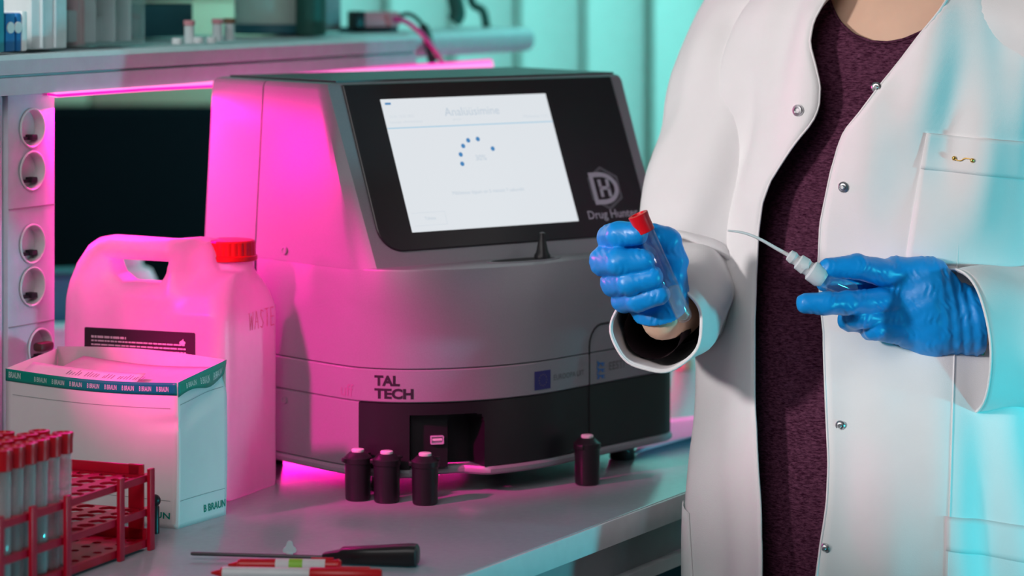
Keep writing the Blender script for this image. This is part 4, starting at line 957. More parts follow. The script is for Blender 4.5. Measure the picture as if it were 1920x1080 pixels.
for x in (RL / 2 - 0.001, -RL / 2 + 0.001):
    boxobj('end_rail', (x, 0.004, 0.071), (0.003, RW - 0.018, 0.012), M['rack'], rk, bevel=0.0008)
    for y in (-RW / 2 + 0.017,):
        boxobj('end_plate', (x, y, 0.0395), (0.003, 0.016, 0.076), M['rack'], rk, bevel=0.0008)
    boxobj('end_rail', (x, 0, 0.012), (0.003, RW - 0.012, 0.014), M['rack'], rk, bevel=0.0008)
def make_tube(L=0.119, r=0.0078, gm='glass'):
    o = empty('sample_tube')
    bm = bmesh.new()
    lathe(bm, [(0.0001, 0.0), (r * 0.5, 0.0007), (r * 0.86, 0.003), (r, 0.0072), (r, L - 0.012), (r - 0.0009, L - 0.012), (r - 0.0009, 0.008), (r * 0.75, 0.0042), (0.0001, 0.0018)], 24, caps=(False, False))
    obj('tube_body', bm, M[gm], o, smooth=True)
    bm = bmesh.new(); lathe(bm, [(r + 0.0006, L - 0.018), (r + 0.0010, L - 0.0175), (r + 0.0011, L - 0.006), (r + 0.0017, L - 0.001), (r + 0.0016, L), (r * 0.8, L + 0.0004), (r * 0.7, L - 0.002)], 28)
    obj('cap', bm, M['tubecap'], o, auto=35)
    return o
t0_ = None; pitch = (RL - 0.007) / NXH; rows = ['front row', 'second row', 'third row', 'back row']
ords = ['last', 'second', 'third', 'fourth', 'fifth', 'sixth']
for j in range(4):
    y = -RW / 2 + 0.004 + (RW - 0.008) * (j + 0.5) / NYH
    for i, k in enumerate(range(6, 0, -1) if j < 2 else range(5, 1, -1)):
        x = -RL / 2 + 0.004 + pitch * (k + 0.5)
        t = make_tube() if t0_ is None else copy_tree(t0_)
        t0_ = t0_ or t
        t.location = Vector(rk.location) + rdir * x + Vector((-rn.x, -rn.y, 0)) * y + Vector((0, 0, 0.0102 if False else 0.0068))
        tag(t, 'red-capped clear tube in the red rack, %s, %s from the empty end' % (rows[j], ords[i]) if i else 'red-capped clear tube in the red rack, %s, nearest the empty end' % rows[j], 'tube', 'capped tubes in the red rack')

# a black round-headed stand half hidden behind the rack
o = empty('black_knob_stand', on_desk(290, 1000), 0, 'black round-headed post standing between rack and carton', 'post')
bm = bmesh.new(); lathe(bm, [(0.0045, 0), (0.0045, 0.025), (0.003, 0.027)], 16); obj('stem', bm, M['black'], o, auto=40)
bm = bmesh.new(); bmesh.ops.create_uvsphere(bm, u_segments=16, v_segments=10, radius=0.0058, matrix=Matrix.Translation((0, 0, 0.031))); obj('head', bm, M['black'], o, smooth=True)

# ================================================================== SMALL TOOLS at the front of the bench
def axis_empty(name, A, B, label, cat, group=None):
    d = B - A; o = empty(name, A, math.atan2(d.y, d.x), label, cat, group); return o, d.length
A = on_desk(358, 1050); B = on_desk(785, 1062)
o, L = axis_empty('slim_tool', A, B, 'slim dark steel rod tool with a black plastic handle', 'tool')
Lh = L * (785 - 606) / 427
bm = bmesh.new(); lathe(bm, [(0.0013, 0), (0.0017, 0.002), (0.0017, L - Lh + 0.01)], 12, (0, 0, 0.0058), (1, 0, 0)); obj('rod', bm, M['darksteel'], o, auto=40)
bm = bmesh.new(); rs = []
for s, ry, rz_, zc_ in ((0, 0.0028, 0.0028, 0.0062), (0.002, 0.0045, 0.0040, 0.0062), (0.015, 0.0055, 0.0055, 0.0075), (0.018, 0.0080, 0.0072, 0.0082), (Lh * 0.5, 0.0088, 0.0082, 0.0088), (Lh - 0.008, 0.0105, 0.0098, 0.0100), (Lh - 0.002, 0.0098, 0.0094, 0.0100), (Lh, 0.0070, 0.0070, 0.0100)):
    rs.append([(L - Lh + s, ry * 1.15 * math.copysign(abs(math.cos(t)) ** 0.6, math.cos(t)), zc_ + rz_ * math.copysign(abs(math.sin(t)) ** 0.6, math.sin(t))) for t in [2 * PI * k / 24 for k in range(24)]])
loft(bm, rs); obj('handle', bm, M['black'], o, auto=45)
def marker(A, B, name, label, barrel, capf, labelled):
    o, L = axis_empty(name, A, B, label, 'marker', 'red markers at the front of the bench'); r = 0.0056
    bm = bmesh.new(); lathe(bm, [(0.0012, 0), (0.0014, 0.0015), (0.0032, 0.008), (0.0048, 0.0085), (r - 0.0006, 0.010)], 18, (0, 0, r), (1, 0, 0)); obj('tip', bm, M['redcap'], o, auto=40)
    bm = bmesh.new(); lathe(bm, [(r - 0.0006, 0.010), (r, 0.0105), (r, L * capf)], 20, (0, 0, r), (1, 0, 0)); bar = obj('barrel', bm, barrel, o, auto=40)
    bm = bmesh.new(); lathe(bm, [(r + 0.0002, L * capf), (r + 0.0006, L * capf + 0.001), (r + 0.0003, L - 0.002), (r - 0.001, L)], 20, (0, 0, r), (1, 0, 0)); box(bm, (L * 0.83, 0.002, 2 * r + 0.0004), (L * 0.20, 0.0022, 0.0016), 0, 0.0005); obj('cap', bm, M['redcap'], o, auto=40)
    return o, L, r, bar
o, L, r, bar = marker(on_desk(396, 1086, DESK), on_desk(716, 1091, DESK), 'marker_pen', 'marker with a pale barrel, red tip and red cap, nearest the picture edge', M['white'], 0.58, False)
o, L, r, bar = marker(on_desk(428, 1071), on_desk(640, 1073), 'marker_pen', 'red marker with a white and green label, lying behind the pale one', M['redcap'], 0.96, True)
bm = bmesh.new(); lathe(bm, [(r + 0.0002, L * 0.42), (r + 0.0002, L * 0.86)], 20, (0, 0, r), (1, 0, 0), caps=(False, False)); obj('paper_label', bm, M['paper'], bar, smooth=True)
bm = bmesh.new(); lathe(bm, [(r + 0.0004, L * 0.54), (r + 0.0004, L * 0.66)], 20, (0, 0, r), (1, 0, 0), caps=(False, False)); obj('green_stripe', bm, M['limegreen'], bar, smooth=True)
# trefoil shaped white clip standing behind the rod
o = on_desk(543, 1041); bm = bmesh.new()
rs = []
for y in (-0.0015, 0.0015):
    rs.append([(0.0052 * (1 + 0.28 * math.cos(3 * (a - PI / 2))) * math.cos(a), y, 0.0066 + 0.0052 * (1 + 0.28 * math.cos(3 * (a - PI / 2))) * math.sin(a)) for a in [2 * PI * k / 36 for k in range(36)]])
loft(bm, rs); box(bm, (0, 0, 0.0016), (0.006, 0.005, 0.0032), 0, 0.0005)
c_ = obj('trefoil_clip', bm, M['milky'], auto=40); c_.location = o; tag(c_, 'tiny three-lobed white plastic clip standing behind the rod tool', 'clip')

# ================================================================== PERSON
PF = Vector((-0.5, -0.866, 0)); PLft = Vector((0.866, -0.5, 0))     # facing direction, her left
person = empty('person', (0.375, 3.06, 0.0), 0, 'person in an open white lab coat, plum shirt and blue gloves at the bench', 'person')
def P_(name, bm, m, parent=person, **k): return obj(name, bm, m, parent, world=True, **k)
# torso table: z, lateral half width, front half depth, centre x, centre y
TT = [(0.55, .186, .145, .358, 2.905), (0.75, .176, .138, .358, 2.908), (0.90, .164, .128, .358, 2.925), (1.00, .165, .126, .361, 2.99), (1.10, .168, .128, .368, 3.05), (1.20, .172, .136, .380, 3.05),
      (1.30, .176, .138, .392, 3.05), (1.36, .176, .128, .398, 3.055), (1.40, .168, .112, .402, 3.06), (1.43, .140, .096, .404, 3.065), (1.455, .105, .082, .405, 3.07), (1.48, .078, .072, .406, 3.075), (1.51, .066, .066, .406, 3.08)]
TA = np.array(TT)
def tor(z, i): return float(np.interp(z, TA[:, 0], TA[:, i]))
# slightly smoothed table
_zs = np.linspace(0.55, 1.51, 200); _sm = []
for i in range(1, 5):
    v = np.interp(_zs, TA[:, 0], TA[:, i]); k = np.ones(13) / 13; vp = np.pad(v, 6, mode='edge'); _sm.append(np.convolve(vp, k, 'valid'))
def tor(z, i): return float(np.interp(z, _zs, _sm[i - 1]))
def torso(th, z, off=0.0, sc=1.0):
    a, b, cx, cy = (tor(z, i) for i in (1, 2, 3, 4))
    n = Vector((math.sin(th), math.cos(th)))
    e = 0.92
    s_, c_ = math.copysign(abs(n.x) ** e, n.x), math.copysign(abs(n.y) ** e, n.y)
    l = (a * sc) * s_ + off * n.x; f = (b * sc) * c_ + off * n.y
    return Vector((cx, cy, z)) + PLft * l + PF * f
def proj(p): return 960 + FPX * p.x / p.y, YH + FPX * (CH - p.z) / p.y
def solve(fn, px, py, lo=-1.9, hi=1.45):
    """angle and height of the surface point fn(th, z) seen at this place"""
    z = CH - (py - YH) / FPX * 2.93; th = 0
    for _ in range(6):
        ts = np.linspace(lo, hi, 160); xs = [proj(fn(t, z))[0] for t in ts]
        best = None
        for i in range(len(ts) - 1):
            if (xs[i] - px) * (xs[i + 1] - px) <= 0 and xs[i + 1] >= xs[i]:
                f = (px - xs[i]) / max(xs[i + 1] - xs[i], 1e-9); best = ts[i] + (ts[i + 1] - ts[i]) * f
        if best is None: best = ts[int(np.argmin([abs(x - px) for x in xs]))]
        th = best; Y = fn(th, z).y; z = CH - (py - YH) / FPX * Y
    return th, z
# ---- shirt
SH_OFF = -0.022
def shirt_fn(th, z): return torso(th, z, SH_OFF + 0.0012 * math.sin(9 * th + 22 * z) * (1 if z < 1.2 else 0.3))
NL = [(1548, -60), (1556, 0), (1563, 20), (1576, 43), (1600, 65), (1632, 78), (1665, 80), (1695, 74), (1727, 60), (1762, 36), (1790, 5), (1812, -50)]
nl = [solve(shirt_fn, *p) for p in NL]; nth = [a for a, _ in nl]; nzs = [b for _, b in nl]
def ztop(th):
    if th < nth[0]: return min(1.475, nzs[0] + (nth[0] - th) * 0.25)
    if th > nth[-1]: return min(1.475, nzs[-1] + (th - nth[-1]) * 0.25)
    return float(np.interp(th, nth, nzs))
ths = sorted(list(np.linspace(-PI, PI, 90)) + list(np.linspace(nth[0], nth[-1], 50)))
vs = []; NR = 70
for th in ths:
    zt = ztop(th)
    for k in range(NR): vs.append(shirt_fn(th, 0.80 + (zt - 0.80) * k / (NR - 1)))
fs = [(i * NR + j, (i + 1) * NR + j, (i + 1) * NR + j + 1, i * NR + j + 1) for i in range(len(ths) - 1) for j in range(NR - 1)]
shirt = pyobj('shirt', vs, fs, M['knit'], person, smooth=True, world=True)
md = shirt.modifiers.new('thick', 'SOLIDIFY'); md.thickness = 0.0014; md.offset = -1
bm = bmesh.new()                                      # rolled neck band
tube(bm, [shirt_fn(t, ztop(t)) for t in np.linspace(nth[0] - 0.25, nth[-1] + 0.25, 60)], 0.0016, 6)
obj('neck_band', bm, M['knit'], shirt, smooth=True, world=True)

# ---- body, one continuous surface
R_sh, L_sh = np.array((.262, 3.12, 1.375)), np.array((.535, 2.965, 1.375))
R_el, R_wr = np.array((.178, 3.06, 1.094)), np.array(at(1242, 597, 2.850))
L_el, L_wr = np.array((.640, 3.00, 1.075)), np.array(at(1812, 605, 2.885))
NKB, HD = np.array((.400, 3.075, 1.47)), np.array((.392, 3.05, 1.630))
pf = np.array(PF); plf = np.array(PLft)
def head_sdf(p):
    q = p - HD; l = q @ plf; f = q @ pf; z = q[..., 2]; loc = np.stack([l, f, z], -1)
    d = ell(loc, (0, -0.012, 0.03), (0.073, 0.092, 0.088)); d = smin(d, ell(loc, (0, 0.018, -0.045), (0.056, 0.066, 0.066)), 0.03)
    d = smin(d, cap(loc, (0, 0.088, 0.012), (0, 0.106, -0.024), 0.007, 0.011), 0.012)
    d = smin(d, cap(loc, (-0.016, 0.080, -0.055), (0.016, 0.080, -0.055), 0.007), 0.010)
    d = smin(d, ell(loc, (0, 0.062, -0.095), (0.022, 0.02, 0.018)), 0.02)
    for s in (-1, 1):
        d = -smin(-d, np.linalg.norm(loc - np.array((s * 0.032, 0.094, 0.012)), axis=-1) - 0.012, 0.012)
        d = smin(d, ell(loc, (s * 0.076, -0.008, -0.008), (0.008, 0.018, 0.030)), 0.006)
    return d
def body_sdf(p):
    z = np.clip(p[..., 2], 0.86, 1.50)
    a = np.interp(z, _zs, _sm[0]) + SH_OFF - 0.007; b = np.interp(z, _zs, _sm[1]) + SH_OFF - 0.007
    cx = np.interp(z, _zs, _sm[2]); cy_ = np.interp(z, _zs, _sm[3])
    q = np.stack([p[..., 0] - cx, p[..., 1] - cy_], -1); l = q @ plf[:2]; f = q @ pf[:2]
    r = (np.abs(l / a) ** 2.17 + np.abs(f / b) ** 2.17) ** (1 / 2.17)
    d = np.maximum((r - 1) * np.minimum(a, b), np.maximum(0.86 - p[..., 2], p[..., 2] - 1.47))
    d = smin(d, cap(p, NKB - (0, 0, .04), HD - pf * 0.015 - (0, 0, .06), 0.060, 0.053), 0.03)
    d = smin(d, head_sdf(p), 0.015)
    for s, e, w_ in ((R_sh, R_el, R_wr), (L_sh, L_el, L_wr)):
        d = smin(d, chain(p, [s, e, w_ + (e - w_) * 0.45, w_], [0.046, 0.034, 0.028, 0.0215], 0.01), 0.02)
    for sgn in (-1, 1):
        hip = np.array((.352, 2.915, 0.82)) + plf * 0.075 * sgn - pf * 0.02; kn = hip + pf * 0.03 - (0, 0, .36); an = np.array((.352, 2.915, 0.09)) + plf * 0.10 * sgn
        d = smin(d, chain(p, [hip, kn, kn - (0, 0, .12), an], [0.066, 0.052, 0.053, 0.036], 0.02), 0.02)
        d = smin(d, cap(p, an - (0, 0, .05) - pf * 0.03, an - (0, 0, .062) + pf * 0.12, 0.034, 0.026), 0.02)
    return d
body = netobj('body', body_sdf, (0.02, 2.68, 0.0), (0.80, 3.32, 1.79), 0.0085, M['skin'], person, world=True)
def loc_head(l, f, z): return Vector(HD) + PLft * l + PF * f + Vector((0, 0, z))
for s in (-1, 1):
    bm = bmesh.new(); bmesh.ops.create_uvsphere(bm, u_segments=16, v_segments=10, radius=0.0115, matrix=Matrix.Translation(loc_head(s * 0.031, 0.0665, 0.012))); e_ = obj('eye', bm, M['eye'], body, smooth=True, world=True)
    bm = bmesh.new(); bmesh.ops.create_uvsphere(bm, u_segments=12, v_segments=8, radius=0.0052, matrix=Matrix.Translation(loc_head(s * 0.0305, 0.0745, 0.0105))); obj('pupil', bm, M['hair'], body, smooth=True, world=True)
for s in (-1, 1):
    bm = bmesh.new(); tube(bm, [loc_head(s * l, 0.0865 - (l - 0.012) * 0.35, 0.030 + z_) for l, z_ in ((0.014, 0), (0.026, 0.004), (0.038, 0.003), (0.046, -0.002))], [0.0015, 0.0028, 0.0024, 0.001], 8); obj('eyebrow', bm, M['hair'], body, smooth=True, world=True)
    bm = bmesh.new(); tube(bm, [loc_head(s * (0.031 + 0.0135 * math.cos(a)), 0.0765 - abs(math.cos(a)) * 0.006, 0.0135 + 0.0068 * math.sin(a)) for a in [PI * k / 8 for k in range(9)]], 0.0026, 8); obj('eyelid', bm, M['skin'], body, smooth=True, world=True)
bm = bmesh.new(); tube(bm, [loc_head(l, 0.0865 - abs(l) * 0.25, -0.054 - abs(l) * 0.02) for l in (-0.022, -0.012, 0, 0.012, 0.022)], [0.001, 0.0035, 0.004, 0.0035, 0.001], 8); obj('mouth', bm, M['lip'], body, smooth=True, world=True)
def hair_sdf(p):
    q = p - HD; loc = np.stack([q @ plf, q @ pf, q[..., 2]], -1)
    d = ell(loc, (0, -0.020, 0.038), (0.083, 0.100, 0.096)); face = ell(loc, (0, 0.09, -0.045), (0.066, 0.085, 0.098))
    d = np.maximum(d, -face); d = np.maximum(d, -(loc[..., 2] + 0.075 + 0 * loc[..., 1]))
    return smin(d, ell(loc, (0, -0.125, 0.02), (0.042, 0.038, 0.042)), 0.02)
netobj('hair', hair_sdf, (0.28, 2.93, 1.54), (0.60, 3.30, 1.80), 0.007, M['hair'], person, world=True)
def trouser_sdf(p):
    d = None
    for sgn in (-1, 1):
        hip = np.array((.352, 2.915, 0.90)) + plf * 0.085 * sgn; kn = hip + pf * 0.02 - (0, 0, .43); an = np.array((.352, 2.915, 0.06)) + plf * 0.10 * sgn
        e = chain(p, [hip, kn, an], [0.100, 0.075, 0.062], 0.03); d = e if d is None else smin(d, e, 0.03)
    d = smin(d, ell(p, (.352, 2.915, 0.93), (0.15, 0.12, 0.10)), 0.03)
    return np.maximum(np.maximum(d, p[..., 2] - 0.84), 0.07 - p[..., 2])
netobj('trousers', trouser_sdf, (0.08, 2.72, 0.05), (0.62, 3.22, 0.90), 0.012, M['trouser'], person, world=True)
for sgn in (-1, 1):
    an = np.array((.352, 2.915, 0.09)) + plf * 0.10 * sgn
    def shoe(p): return np.maximum(smin(cap(p, an - (0, 0, .045) - pf * 0.045, an - (0, 0, .050) + pf * 0.13, 0.044, 0.036), cap(p, an - (0, 0, .03), an + (0, 0, .01), 0.045), 0.02), 0.002 - p[..., 2])
    netobj('shoe', shoe, (an[0] - .2, an[1] - .25, -0.01), (an[0] + .16, an[1] + .16, 0.16), 0.008, M['white'], person, world=True)

# ---- lab coat
def folds(th, z):
    lo = np.clip((1.18 - z) / 0.4, 0, 1); hi = np.clip((z - 1.16) / 0.12, 0, 1)
    d = lo * (0.0095 * math.sin(8.0 * th + 1.2 + 2.0 * z) + 0.0048 * math.sin(15 * th + 3 * z + 0.4))
    d += hi * (0.0062 * math.sin(10 * th - 16 * z) + 0.0030 * math.sin(19 * th + 9 * z))
    d += 0.0032 * math.sin(5 * th - 30 * z + 2.0)
    return d
def coat_off(th, z): return 0.006 + 0.012 * np.clip((1.25 - z) / 0.3, 0, 1) + folds(th, z)
def coat_fn(th, z): return torso(th, z, coat_off(th, z))
EL = [(-140, 1640), (-94, 1606), (-50, 1578), (0, 1553), (40, 1531), (80, 1524), (120, 1534), (160, 1543), (200, 1541), (230, 1528), (260, 1503), (300, 1475), (340, 1450), (380, 1436), (440, 1428), (520, 1424), (600, 1421), (700, 1421), (800, 1424), (900, 1429), (1000, 1433), (1080, 1434), (1250, 1436), (1600, 1440)]
ER = [(-140, 1800), (-94, 1812), (-50, 1800), (0, 1772), (60, 1727), (110, 1690), (160, 1650), (185, 1632), (215, 1610), (245, 1585), (275, 1573), (320, 1560), (370, 1550), (420, 1540), (500, 1536), (560, 1540), (620, 1546), (700, 1548), (800, 1552), (870, 1555), (940, 1552), (1020, 1540), (1080, 1532), (1250, 1520), (1600, 1510)]
def edge_tab(T):
    out = []
    for py, px in T:
        th, z = solve(coat_fn, px, py); out.append((z, th))
    out.sort(); return np.array(out)
TL, TRt = edge_tab(EL), edge_tab(ER)
def thL(z): return float(np.interp(z, TL[:, 0], TL[:, 1]))
def thR(z): return float(np.interp(z, TRt[:, 0], TRt[:, 1]))
NRW, NCL = 110, 150
zrow = np.concatenate([np.linspace(0.56, 0.80, 14)[:-1], np.linspace(0.80, 1.495, NRW - 13)])
vs = []
for z in zrow:
    a0, a1 = thR(z), 2 * PI + thL(z)
    for k in range(NCL):
        u = k / (NCL - 1); u = u + 0.10 * math.sin(2 * PI * u) * -1 * 0.0
        # denser near both front edges
        u = 0.5 - 0.5 * math.cos(PI * u) if False else u
        th = a0 + (a1 - a0) * u; o = coat_off(th, z)
        e = min(u, 1 - u) * (a1 - a0)
        p = torso(th, z, o + (0.004 * math.exp(-(e / 0.10) ** 2) if z < 1.40 else 0))
        vs.append(p)
n = NCL; fs = [(i * n + j, i * n + j + 1, (i + 1) * n + j + 1, (i + 1) * n + j) for i in range(len(zrow) - 1) for j in range(n - 1)]
coat = pyobj('lab_coat', vs, fs, M['coat'], person, smooth=True, world=True)
md = coat.modifiers.new('thick', 'SOLIDIFY'); md.thickness = 0.0018; md.offset = 0
bm = bmesh.new()
for f_ in (thL, thR):
    sg = 1 if f_ is thR else -1
    pts = [torso(f_(z) + sg * 0.004, z, coat_off(f_(z), z) + 0.0042 if z < 1.40 else coat_off(f_(z), z)) for z in np.linspace(0.58, 1.49, 120)]
    tube(bm, pts, 0.0013, 6)
obj('front_hem', bm, M['coat'], coat, smooth=True, world=True)
def patch(name, corners, nu, nv, lift=0.0018, m=M['coat'], thick=0.0012):
    """cloth patch lying on the coat between four places (clockwise from top left)"""
    q = [solve(coat_fn, *c) for c in corners]; vs = []
    for i in range(nu + 1):
        for j in range(nv + 1):
            u, v = i / nu, j / nv
            th = (q[0][0] * (1 - u) + q[1][0] * u) * (1 - v) + (q[3][0] * (1 - u) + q[2][0] * u) * v
            z = (q[0][1] * (1 - u) + q[1][1] * u) * (1 - v) + (q[3][1] * (1 - u) + q[2][1] * u) * v
            vs.append(torso(th, z, coat_off(th, z) + lift + 0.0015 * math.sin(PI * u) * (1 - v)))
    fs = [(i * (nv + 1) + j, (i + 1) * (nv + 1) + j, (i + 1) * (nv + 1) + j + 1, i * (nv + 1) + j + 1) for i in range(nu) for j in range(nv)]
    o = pyobj(name, vs, fs, m, coat, smooth=True, world=True)
    d = o.modifiers.new('thick', 'SOLIDIFY'); d.thickness = thick; d.offset = 1; return o
patch('breast_pocket', [(1738, 250), (1930, 268), (1925, 505), (1697, 490)], 24, 24)
patch('pocket_hem', [(1738, 250), (1930, 268), (1928, 338), (1726, 316)], 24, 8, 0.0034)
patch('hip_pocket', [(1772, 967), (1935, 987), (1940, 1250), (1765, 1235)], 20, 20)
patch('pocket_hem', [(1772, 967), (1935, 987), (1936, 1057), (1772, 1031)], 20, 6, 0.0034)
patch('hip_pocket', [(1268, 938), (1296, 962), (1300, 1200), (1262, 1180)], 8, 12)
bm = bmesh.new()                                       # stitched side seam
tube(bm, [torso(t, z, coat_off(t, z) + 0.0012) for t, z in [solve(coat_fn, 1786 - (y - 750) * 0.03, y) for y in range(330, 1140, 30)]], 0.0010, 6)
obj('side_seam', bm, M['coat'], coat, smooth=True, world=True)
for i, (px, py, r) in enumerate(((1499, 207, 0.0060), (1645, 163, 0.0050), (1584, 350, 0.0052), (1578, 797, 0.0050), (1550, 1027, 0.0050))):
    th, z = solve(coat_fn, px, py); p = torso(th, z, coat_off(th, z) + 0.0045 if i else coat_off(th, z) + 0.003)
    nrm = (torso(th, z, 0.05) - torso(th, z, 0.0)).normalized()
    bm = bmesh.new()
    if i == 0: lathe(bm, [(r * 0.42, -0.001), (r * 0.42, 0.0012), (r * 0.55, 0.0018), (r * 0.9, 0.0016), (r, 0.0006), (r, -0.001)], 24, p, nrm); 
    else: lathe(bm, [(r, -0.001), (r, 0.0006), (r * 0.8, 0.0014), (r * 0.62, 0.0008), (r * 0.45, 0.0010), (r * 0.42, 0.0030), (r * 0.3, 0.0036), (0.0001, 0.0036)], 24, p, nrm)
    obj('snap_button', bm, M['steel'], coat, auto=40, world=True)
    if i == 0:
        bm = bmesh.new(); lathe(bm, [(r * 0.42, 0), (0.0001, 0.0008)], 16, p, nrm, caps=(True, False)); obj('snap_centre', bm, M['white'], coat, world=True)
# ---- sleeves
def sleeve(path, radii, wr, open_end=True, m=M['coat'], name='sleeve', ncol=56, amp=0.004, n=60, seed=0, axis_end=None, flat=None):
    C = spline(path, n); Rr = np.interp(np.linspace(0, 1, n), np.linspace(0, 1, len(radii)), radii)
    rings = []; px_ = None
    for i in range(n):
        d = Vector(C[min(i + 1, n - 1)] - C[max(i - 1, 0)]).normalized()
        if axis_end is not None:
            f = max(0, (i / (n - 1) - 0.72) / 0.28); d = d.lerp(Vector(axis_end).normalized(), f).normalized()
        x = frame(d)[0] if px_ is None else (px_ - d * px_.dot(d)).normalized(); y = d.cross(x); px_ = x
        s = i / (n - 1); ring = []
        for k in range(ncol):
            t = 2 * PI * k / ncol
            r = Rr[i] + amp * (math.sin(3 * t + 20 * s + seed) * 0.5 + math.sin(38 * s + 2 * math.sin(t + seed) + seed) * 0.6 + 0.4 * math.sin(7 * t - 11 * s)) * wr(s)
            ring.append(Vector(C[i]) + (x * math.cos(t) + y * math.sin(t)) * r)
        rings.append(ring)
    bm = bmesh.new(); loft(bm, rings, True, (False, False))
    o = obj(name, bm, m, coat, smooth=True, world=True); md = o.modifiers.new('thick', 'SOLIDIFY'); md.thickness = 0.0022; md.offset = -1
    return o, rings
cR = at(1233, 614, 2.835)
sR, ringsR = sleeve([R_sh + np.array((.072, -.03, .000)), R_sh + np.array((-.006, .0, -.02)), R_sh * .55 + R_el * .45 + np.array((-.008, -.01, 0)), R_el + np.array((0.0, -0.012, 0.03)), R_el * .62 + R_wr * .38 + np.array((0, 0, .006)), np.array(cR)],
    [0.062, 0.070, 0.064, 0.064, 0.054, 0.043], lambda s: 1.0 if s < 0.9 else (1 - s) * 10 * 0.6 + 0.4, seed=1.0, axis_end=(-0.18, -0.93, 0.33))
cL = at(1800, 640, 2.875)
sL, ringsL = sleeve([L_sh + np.array((-.075, .02, .000)), L_sh + np.array((.010, .0, -.02)), L_sh * .5 + L_el * .5 + np.array((.012, 0, 0)), L_el + np.array((-0.004, 0, -.005)), L_el * .5 + L_wr * .5 + np.array((0.0, 0, -.016)), np.array(cL)],
    [0.064, 0.072, 0.070, 0.076, 0.072, 0.0695], lambda s: 1.0 if s < 0.9 else (1 - s) * 10 * 0.7 + 0.3, seed=2.3, axis_end=(-0.95, -0.27, -0.05))
for rg, in ((ringsR,), (ringsL,)):                      # hem roll of each cuff
    bm = bmesh.new(); pts = rg[-1] + [rg[-1][0]]; tube(bm, pts, 0.0014, 6, caps=False); obj('cuff_hem', bm, M['coat'], sR if rg is ringsR else sL, smooth=True, world=True)
# dark shirt sleeve inside the right cuff
bm = bmesh.new(); d0 = Vector(R_wr); d1 = Vector(R_el)
pts = [d1, d1.lerp(d0, 0.5) + Vector((-0.004, 0, -0.006)), d1.lerp(d0, 0.90) + Vector((-0.012, 0, -0.014))]; tube(bm, spline(pts, 12), [0.036] * 5 + [0.028] * 7, 24, caps=False)
ss_ = obj('shirt_cuff', bm, mat('black_knit', (0.02, 0.006, 0.012), 0.9), shirt, smooth=True, world=True)

# ---- gloves (each one continuous surface)
def Q(px, py, Y): return np.array(at(px, py, Y))
def glove(name, fingers, palm, extra, lo, hi):
    def f(p):
        d = None
        for c in palm:
            e = chain(p, c[0], c[1], 0.012); d = e if d is None else smin(d, e, 0.014)
        fd = None
        for pts, rad in fingers:
            e = chain(p, pts, rad, 0.0035); fd = e if fd is None else smin(fd, e, 0.0016)
        d = smin(d, fd, 0.0055)
        X_, Z_ = p[..., 0], p[..., 2]
        mk = np.clip(np.sin(X_ * 190 + 1.0) * np.sin(Z_ * 230 + 0.5) + 0.25, 0, 1)
        w_ = 0.00042 * mk * np.sin(1050 * (X_ + 0.25 * Z_) + 3 * np.sin(260 * Z_)) + 0.0003 * np.sin(Z_ * 420 + 60 * X_) * np.sin(X_ * 310)
        d = d + w_
        return extra(p, d) if extra else d
    return netobj(name, f, lo, hi, 0.0014, M['glove'], person, world=True)
# right hand: fist seen from the finger side, closed round the tube
wR = R_wr
fR = [([Q(1196, 448, 2.868), Q(1146, 446, 2.836), Q(1160, 440, 2.806), Q(1194, 438, 2.797)], [.0125, .0130, .0122, .0110]),
      ([Q(1180, 492, 2.868), Q(1134, 490, 2.832), Q(1160, 491, 2.798), Q(1206, 489, 2.796)], [.0130, .0142, .0128, .0112]),
      ([Q(1190, 530, 2.868), Q(1152, 531, 2.836), Q(1178, 530, 2.800), Q(1222, 520, 2.797)], [.0125, .0128, .0118, .0108]),
      ([Q(1204, 562, 2.868), Q(1170, 562, 2.842), Q(1196, 562, 2.808), Q(1236, 552, 2.802)], [.0118, .0118, .0112, .0104]),
      # thumb, behind the tube
      ([Q(1250, 560, 2.850), Q(1262, 490, 2.846), Q(1252, 452, 2.832), Q(1226, 440, 2.826)], [.0165, .0140, .0125, .0110])]
palmR = [([Q(1205, 455, 2.872), Q(1238, 500, 2.870), wR], [.014, .020, .0200]), ([Q(1190, 495, 2.872), Q(1225, 530, 2.870), wR], [.014, .020, .0200]), ([Q(1205, 560, 2.872), Q(1225, 575, 2.862), wR], [.0125, .018, .0200]), ([Q(1256, 540, 2.848), Q(1240, 580, 2.850)], [.017, .020])]
wdir = np.array(Vector(R_el - R_wr).normalized())
cutR = Q(1236, 590, 2.845)
def exR(p, d): return np.maximum(d, (p - cutR) @ np.array(Vector((0.25, 0.35, -0.9)).normalized()) - 0.0)
gR = glove('glove', fR, palmR, exR, Q(1085, 640, 2.88) - (0, .10, 0), Q(1305, 385, 2.88) + (0, .035, 0)); gR['label'] = 'blue glove gripping the tube'
